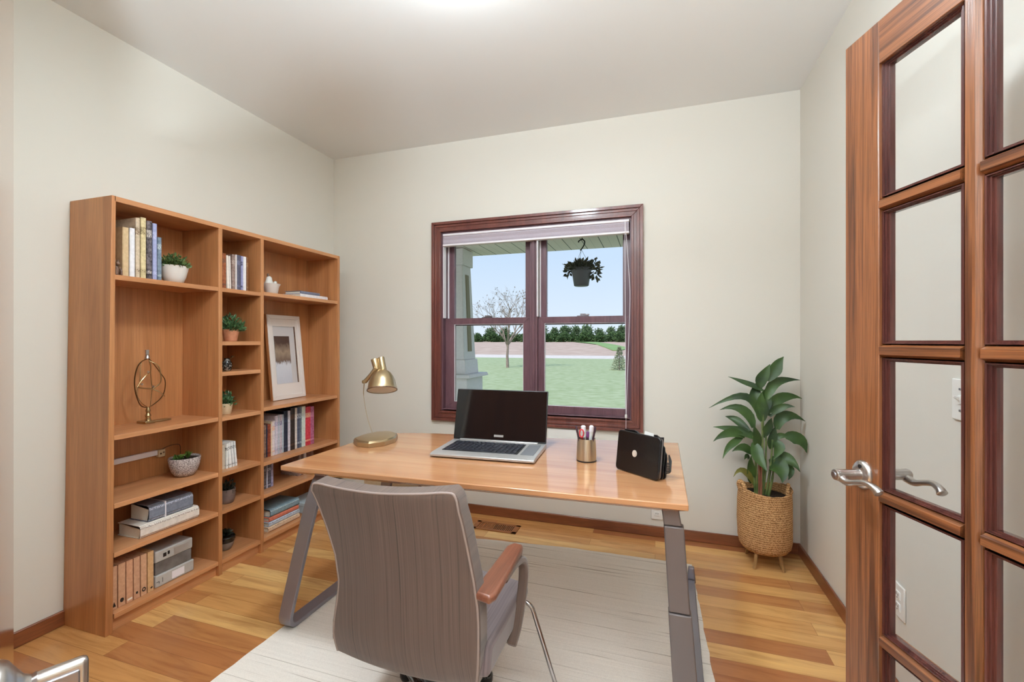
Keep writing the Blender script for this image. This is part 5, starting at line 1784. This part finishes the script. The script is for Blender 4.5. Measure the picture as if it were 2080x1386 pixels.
for a, t in (((0.555, 2.85, 0.378), (0.534, 2.85, 0.714)), ((0.584, 2.85, 0.378), (0.6, 2.85, 0.719)), ((0.6, 2.85, 0.38), (0.633, 2.85, 0.70)), ((0.567, 2.86, 0.377), (0.588, 2.855, 0.90)), ((0.575, 2.84, 0.38), (0.58, 2.85, 0.80)), ((0.546, 2.85, 0.380), (0.525, 2.85, 0.56)), ((0.61, 2.84, 0.38), (0.64, 2.84, 0.60))):
    m_ = Vector(a).lerp(Vector(t), .5) + Vector((0.004, -0.006, 0))
    tube(bm, smooth_path([a, m_, t], 5), [0.007] * 6 + [0.005] * 5, 8)
ob('stem', bm, M['stem'], pp)
bm = nb()
for a, t in (((0.563, 2.845, 0.376), (0.567, 2.848, 0.66)), ((0.572, 2.835, 0.378), (0.578, 2.84, 0.60))):
    tube(bm, smooth_path([a, Vector(a).lerp(Vector(t), .5), t], 4), 0.006, 8)
ob('red_stem', bm, M['stemred'], pp, props={'label': 'reddish stalk'})
# ------------------------------------------------------------------ porch
G0 = -0.5
bm = nb(); bx(bm, -6.0, 4.0, 3.18, 5.55, 2.40, 2.46)
struct(ob('porch_ceiling', bm, M['soffit'], smooth=False, at=(0, 0, 2.4)), 'grey-green slatted porch ceiling outside the window', 'porch ceiling')
bm = nb(); bx(bm, -6.0, 4.0, 3.18, 4.86, 2.392, 2.40)
struct(ob('porch_beam', bm, M['soffitp'], smooth=False), 'plain grey strip of the porch ceiling nearest the window', 'porch ceiling')
bm = nb(); bx(bm, -6.0, 4.0, 3.18, 5.75, 2.46, 2.62)
struct(ob('porch_roof', bm, M['siding'], smooth=False), 'porch roof above the window', 'roof')
pc_ = root('porch_column', (-2.37, 5.13, G0), 'tapered blue-grey porch column on a capped pedestal outside the window', 'column')
def frust(name, x, y, z0, z1, w0, w1, m, parent, bevel=0.006):
    bm = nb()
    A = [bm.verts.new((x + sx * w0 / 2, y + sy * w0 / 2, z0)) for sx, sy in ((-1, -1), (1, -1), (1, 1), (-1, 1))]
    B = [bm.verts.new((x + sx * w1 / 2, y + sy * w1 / 2, z1)) for sx, sy in ((-1, -1), (1, -1), (1, 1), (-1, 1))]
    for i in range(4):
        j = (i + 1) % 4
        bm.faces.new((A[i], A[j], B[j], B[i]))
    bm.faces.new(A[::-1]); bm.faces.new(B)
    return ob(name, bm, m, parent, bevel=bevel)
cx, cy = -2.378, 5.13
frust('pedestal', cx, cy, G0, 0.815, 0.52, 0.50, M['siding'], pc_)
frust('pedestal_cap', cx, cy, 0.815, 0.855, 0.62, 0.60, M['siding'], pc_)
frust('base_block', cx, cy, 0.855, 1.03, 0.42, 0.40, M['siding'], pc_)
frust('shaft', cx, cy, 1.03, 2.19, 0.36, 0.265, M['siding'], pc_)
frust('capital', cx, cy, 2.19, 2.391, 0.31, 0.31, M['siding'], pc_)
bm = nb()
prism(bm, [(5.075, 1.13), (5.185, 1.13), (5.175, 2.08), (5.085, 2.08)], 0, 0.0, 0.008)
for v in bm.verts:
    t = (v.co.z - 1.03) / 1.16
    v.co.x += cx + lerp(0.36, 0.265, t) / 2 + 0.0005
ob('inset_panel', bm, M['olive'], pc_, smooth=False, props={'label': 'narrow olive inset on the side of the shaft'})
hp = root('hanging_planter', (-0.772, 4.9, 1.86), 'dark grey hanging flower pot with trailing leaves outside the window', 'planter')
hx, hy = -0.772, 4.9
bm = nb(); lathe(bm, [(0.072, 1.862), (0.080, 1.867), (0.106, 2.030), (0.114, 2.033), (0.115, 2.060), (0.107, 2.061), (0.10, 2.03)], (hx, hy, 0), 32)
ob('pot', bm, M['potout'], hp, angle=50)
bm = nb()
bush(bm, (hx, hy, 2.05), 0.165, 0.165, 0.085, 300, 0.034, 0.055, 4, -0.25, 0.3)
bush(bm, (hx + 0.15, hy, 2.035), 0.045, 0.08, 0.12, 70, 0.034, 0.055, 6, -1.0, -0.3)
bush(bm, (hx - 0.14, hy, 2.045), 0.045, 0.08, 0.075, 40, 0.032, 0.05, 7, -1.0, -0.2)
ob('foliage', bm, M['leafout'], hp, smooth=False)
bm = nb()
for a in (0, 120, 240):
    tube(bm, [(hx + 0.108 * math.cos(math.radians(a)), hy + 0.108 * math.sin(math.radians(a)), 2.055), (hx, hy, 2.265)], 0.0018, 5)
ob('wire', bm, M['hookm'], hp)
bm = nb()
tube(bm, smooth_path([(hx - 0.012, hy, 2.255), (hx + 0.006, hy, 2.275), (hx + 0.03, hy, 2.315), (hx + 0.036, hy, 2.350), (hx + 0.012, hy, 2.375), (hx - 0.022, hy, 2.365), (hx - 0.034, hy, 2.345)], 5), 0.007, 8)
tube(bm, [(hx + 0.008, hy, 2.370), (hx + 0.008, hy, 2.4)], 0.006, 8)
ob('hook', bm, M['hookm'], hp)

# ------------------------------------------------------------------ grounds
def ground(name, y0, y1, z0, z1, m, label, cat, x0=-160, x1=60):
    bm = nb()
    prism(bm, [(y0, z0 - 0.4), (y1, z1 - 0.4), (y1, z1), (y0, z0)], 0, x0, x1)
    return struct(ob(name, bm, m, smooth=False), label, cat)
ground('lawn', 3.2, 44.5, G0, G0, M['grass'], 'pale green mown lawn outside', 'lawn')
ground('gravel_road', 44.5, 54.0, G0, G0, M['road'], 'pale gravel road beyond the lawn', 'road')
ground('field', 54.0, 185.0, G0, 1.15 + 0.3, M['field'], 'bare ploughed field beyond the road', 'field')
bm = nb()
def fz(y): return G0 + (y - 54) / 111.0 * 1.65
gp = [(-26.5, 150), (-23.5, 150), (-13.6, 110), (-9.0, 86), (-6.2, 70), (-5.0, 70), (-4.2, 82), (-9.2, 108), (-16.5, 140)]
lo_ = [bm.verts.new((p[0], p[1], fz(p[1]) + 0.02)) for p in gp]
hi_ = [bm.verts.new((p[0], p[1], fz(p[1]) + 0.14)) for p in gp]
for i in range(len(gp)):
    j = (i + 1) % len(gp)
    bm.faces.new((lo_[i], lo_[j], hi_[j], hi_[i]))
bm.faces.new(hi_); bm.faces.new(lo_[::-1])
bmesh.ops.recalc_face_normals(bm, faces=bm.faces[:])
struct(ob('grass_strip', bm, M['verge'], smooth=False), 'green grassy strip curving across the ploughed field', 'grass')

# bare tree
bt = root('bare_tree', (-9.286, 27.96, G0), 'nearly leafless young tree on the lawn', 'tree')
bm = nb()
R5 = random.Random(21)
tips = []
def branch(p, d, l, r, dep):
    q = p + d * l
    mid = p.lerp(q, 0.5) + Vector((R5.uniform(-.05, .05), R5.uniform(-.05, .05), 0.03)) * l
    tube(bm, [p, mid, q], [r, r * 0.82, r * 0.62], 6 if dep < 3 else 4)
    tips.append((q, d, dep))
    if dep >= 5:
        return
    n = 3 if dep < 4 else 2
    if dep == 0: n = 9
    for k in range(n):
        a = R5.uniform(0, 2 * PI)
        sp = R5.uniform(0.35, 0.75) if dep else R5.uniform(0.45, 1.5)
        nd = (d + Vector((math.cos(a) * sp, math.sin(a) * sp, R5.uniform(-0.05, 0.35)))).normalized()
        branch(q if k < n - 1 or dep else p.lerp(q, 0.85), nd, l * R5.uniform(0.6, 0.82) if dep else l * R5.uniform(0.55, 0.95), r * 0.5, dep + 1)
branch(Vector((-9.286, 27.96, G0)), Vector((0.02, 0, 1)).normalized(), 1.5, 0.11, 0)
ob('trunk', bm, M['bark'], bt, angle=60)
bm = nb()
for q, d, dep in tips:
    if dep >= 4 and R5.random() < 0.5:
        leafcard(bm, q, d + Vector((R5.uniform(-1, 1), R5.uniform(-1, 1), R5.uniform(-1, .3))), 0.07, 0.12, R5)
ob('sparse_foliage', bm, M['twigleaf'], bt, smooth=False)

# little spruce
st = root('small_spruce', (-2.06, 27.66, G0), 'small pale spruce on the lawn at the right of the window', 'tree')
bm = nb(); tube(bm, [(-2.06, 27.66, G0), (-2.06, 27.66, 0.95)], [0.05, 0.008], 8)
ob('trunk', bm, M['bark'], st)
bm = nb()
for k in range(15):
    t = k / 14
    zz = G0 + 0.10 + t * 1.28
    R_ = 0.52 * (1 - t) ** 0.9 + 0.03
    for j in range(int(14 - 7 * t)):
        a = j * 2 * PI / int(14 - 7 * t) + k * 0.7
        L_ = R_ * R5.uniform(.75, 1.1)
        for q in range(5):
            f = (q + 1) / 5
            p = Vector((-2.06 + math.cos(a) * L_ * f * 0.9, 27.66 + math.sin(a) * L_ * f * 0.9, zz - 0.08 * f + R5.uniform(-.02, .02)))
            leafcard(bm, p, Vector((math.cos(a + R5.uniform(-.9, .9)), math.sin(a + R5.uniform(-.9, .9)), R5.uniform(-.1, .5))), 0.05, 0.13, R5)
ob('foliage', bm, M['spruce'], st, smooth=False)

# far trees and hedge: prototypes then copies
def far_proto(name, label, group, rx, rz, n, s, mat, trunk, seed):
    r = root(name, (0, 0, 0), label, 'tree' if trunk else 'bush', group)
    bm = nb()
    rr = random.Random(seed)
    for k in range(9):
        c = Vector((rr.uniform(-.5, .5) * rx, rr.uniform(-.3, .3) * rx, trunk + rz * rr.uniform(.15, .75)))
        bush(bm, c, rx * .55, rx * .5, rz * .42, n // 9, s, s * 1.3, seed + k, -0.8, 0.4)
    ob('crown', bm, mat, r, smooth=False)
    bm = nb(); tube(bm, [(0, 0, -0.6), (0, 0, trunk + rz * 0.4)], [0.22, 0.12], 6)
    ob('trunk', bm, M['bark'], r)
    return r
def copy_tree(o):
    c = o.copy(); COL.objects.link(c)
    for ch_ in o.children:
        d = ch_.copy(); COL.objects.link(d); d.parent = c
    return c
hedge = [far_proto('hedge_bush', 'dense green bush in the low hedge line beyond the ploughed field', 'low hedge line beyond the field', 2.9, 3.4, 900, 0.62, M['tree1'], 0.0, 31), None]
tall = [far_proto('far_tree', 'loose grey-green tree rising behind the far hedge line', 'trees rising behind the far hedge', 2.6, 4.4, 620, 0.55, M['tree2'], 1.3, 51), None]
def place(lst, proto, used, smin, smax, y, seed, dy, nr=3):
    r = random.Random(seed)
    for i, x in enumerate(lst):
        o = proto if not used[0] else copy_tree(proto)
        used[0] = True
        s = r.uniform(smin, smax)
        o.location = (x, y + (i % nr) * dy, 1.0)
        o.rotation_euler = (0, 0, r.uniform(0, 6.28))
        o.scale = (s, s, s * r.uniform(.9, 1.1))
place([-66 + i * 2.05 for i in range(31)], hedge[0], [False], 0.76, 0.94, 148, 1, 6.6)
place([-42, -38.5, -35.5, -32.0, -29.5, -26.8, -24.0, -20.5, -17.0, -63, -59.5, -12.0], tall[0], [False], 0.85, 1.1, 168, 2, 7.0)

# ------------------------------------------------------------------ lights
cl = root('ceiling_light', (-0.70, 1.36, 2.60), 'semi-flush white bowl ceiling lamp just above the view', 'lamp')
bm = nb(); lathe(bm, [(0.055, 2.722), (0.060, 2.7395)], (-0.70, 1.36, 0), 32)
ob('ceiling_plate', bm, M['white'], cl)
bm = nb(); lathe(bm, [(0.010, 2.64), (0.010, 2.722)], (-0.70, 1.36, 0), 16)
ob('rod', bm, M['nickel'], cl)
bm = nb(); lathe(bm, [(0.01, 2.600), (0.06, 2.604), (0.105, 2.618), (0.135, 2.640), (0.150, 2.668), (0.146, 2.668), (0.130, 2.643), (0.10, 2.624), (0.06, 2.611), (0.01, 2.608)], (-0.70, 1.36, 0), 40)
ob('bowl', bm, M['lamp'], cl, angle=60)
hl_ = root('hall_fill_panel', (-0.6, -1.0, 2.7), 'flush fill-light panel added on the hall ceiling behind the camera', 'lamp')  # unseen body added to go with the hall fill light
bm = nb(); bx(bm, -1.2, 0.0, -1.3, -0.7, 2.715, 2.7395)
ob('base_plate', bm, M['white'], hl_)

tl_ = root('fill_uplight', (-0.20, -0.60, 0), 'fill uplight on a stand, added in the hall behind the camera', 'lamp')  # unseen uplight added in place of flash bounced off the ceiling
bm = nb(); lathe(bm, [(0.14, 0.0), (0.14, 0.02), (0.02, 0.035)], (-0.20, -0.60, 0), 28)
ob('base', bm, M['black'], tl_)
bm = nb(); lathe(bm, [(0.012, 0.03), (0.012, 1.62)], (-0.20, -0.60, 0), 12)
ob('pole', bm, M['black'], tl_)
bm = nb(); lathe(bm, [(0.02, 1.62), (0.10, 1.65), (0.165, 1.71), (0.158, 1.71), (0.09, 1.66), (0.01, 1.635)], (-0.20, -0.60, 0), 32)
ob('bowl', bm, M['white'], tl_)

def area(name, loc, rot, sx, sy, power, c=(1, 1, 1)):
    ld = bpy.data.lights.new(name, 'AREA')
    ld.shape = 'RECTANGLE'
    ld.size, ld.size_y = sx, sy
    ld.energy = power
    ld.color = c
    o = bpy.data.objects.new(name, ld)
    o.location = loc
    o.rotation_euler = rot
    COL.objects.link(o)
    return o
pl_ = bpy.data.lights.new('ceiling_lamp_light', 'AREA')
pl_.shape = 'DISK'; pl_.size = 0.28; pl_.energy = P_CEIL; pl_.color = (0.82, 0.95, 1.0)
po = bpy.data.objects.new('ceiling_lamp_light', pl_); po.location = (-0.70, 1.36, 2.595); COL.objects.link(po)
area('hall_fill_light', (-0.6, -1.0, 2.70), (0, 0, 0), 1.1, 0.55, P_HALL_FILL, (0.86, 0.96, 1.0))  # fill light added in the unseen hall
# added fill behind the camera: uplight for the ceiling, broad panel at the rear
ul = bpy.data.lights.new('fill_uplight_beam', 'AREA')
ul.shape = 'DISK'; ul.size = 0.26; ul.energy = P_UP; ul.color = (0.81, 0.93, 1.0)
uo = bpy.data.objects.new('fill_uplight_beam', ul); uo.location = (-0.20, -0.60, 1.70); uo.rotation_euler = (PI, 0, 0); COL.objects.link(uo)
area('rear_fill_light', (-0.5, -2.38, 1.40), (PI / 2, 0, 0), 1.9, 2.0, P_REAR_FILL, (0.80, 0.93, 1.0))  # broad frontal fill added at the rear opening
sd = bpy.data.lights.new('sun', 'SUN')
sd.energy = P_SUN; sd.angle = math.radians(1.0); sd.color = (1.0, 0.95, 0.86)
so = bpy.data.objects.new('sun', sd)
so.rotation_euler = (math.radians(42), 0, math.radians(-25))
COL.objects.link(so)

w = bpy.data.worlds.new('sky')
SC.world = w
w.use_nodes = True
nt_ = w.node_tree
bgn = nt_.nodes['Background']
tcw = nt_.nodes.new('ShaderNodeTexCoord')
sep = nt_.nodes.new('ShaderNodeSeparateXYZ')
nt_.links.new(tcw.outputs['Generated'], sep.inputs[0])
rp = nt_.nodes.new('ShaderNodeValToRGB')
e = rp.color_ramp.elements
e[0].position = 0.0; e[0].color = lin((226, 240, 253))
e[1].position = 0.22; e[1].color = lin((196, 222, 250))
x_ = e.new(0.6); x_.color = lin((150, 190, 240))
nt_.links.new(sep.outputs['Z'], rp.inputs['Fac'])
nt_.links.new(rp.outputs['Color'], bgn.inputs['Color'])
bgn.inputs['Strength'].default_value = P_SKY

# ------------------------------------------------------------------ view
SC.view_settings.view_transform = 'Standard'
SC.view_settings.look = 'None'
SC.view_settings.gamma = 1.0
SC.view_settings.use_curve_mapping = False
SC.view_settings.exposure = 0.0
SC.cycles.use_denoising = True
SC.cycles.max_bounces = 12
SC.cycles.diffuse_bounces = 6
SC.cycles.glossy_bounces = 4
SC.cycles.transparent_max_bounces = 24
SC.cycles.sample_clamp_indirect = 6.0
SC.cycles.caustics_reflective = False
SC.cycles.caustics_refractive = False
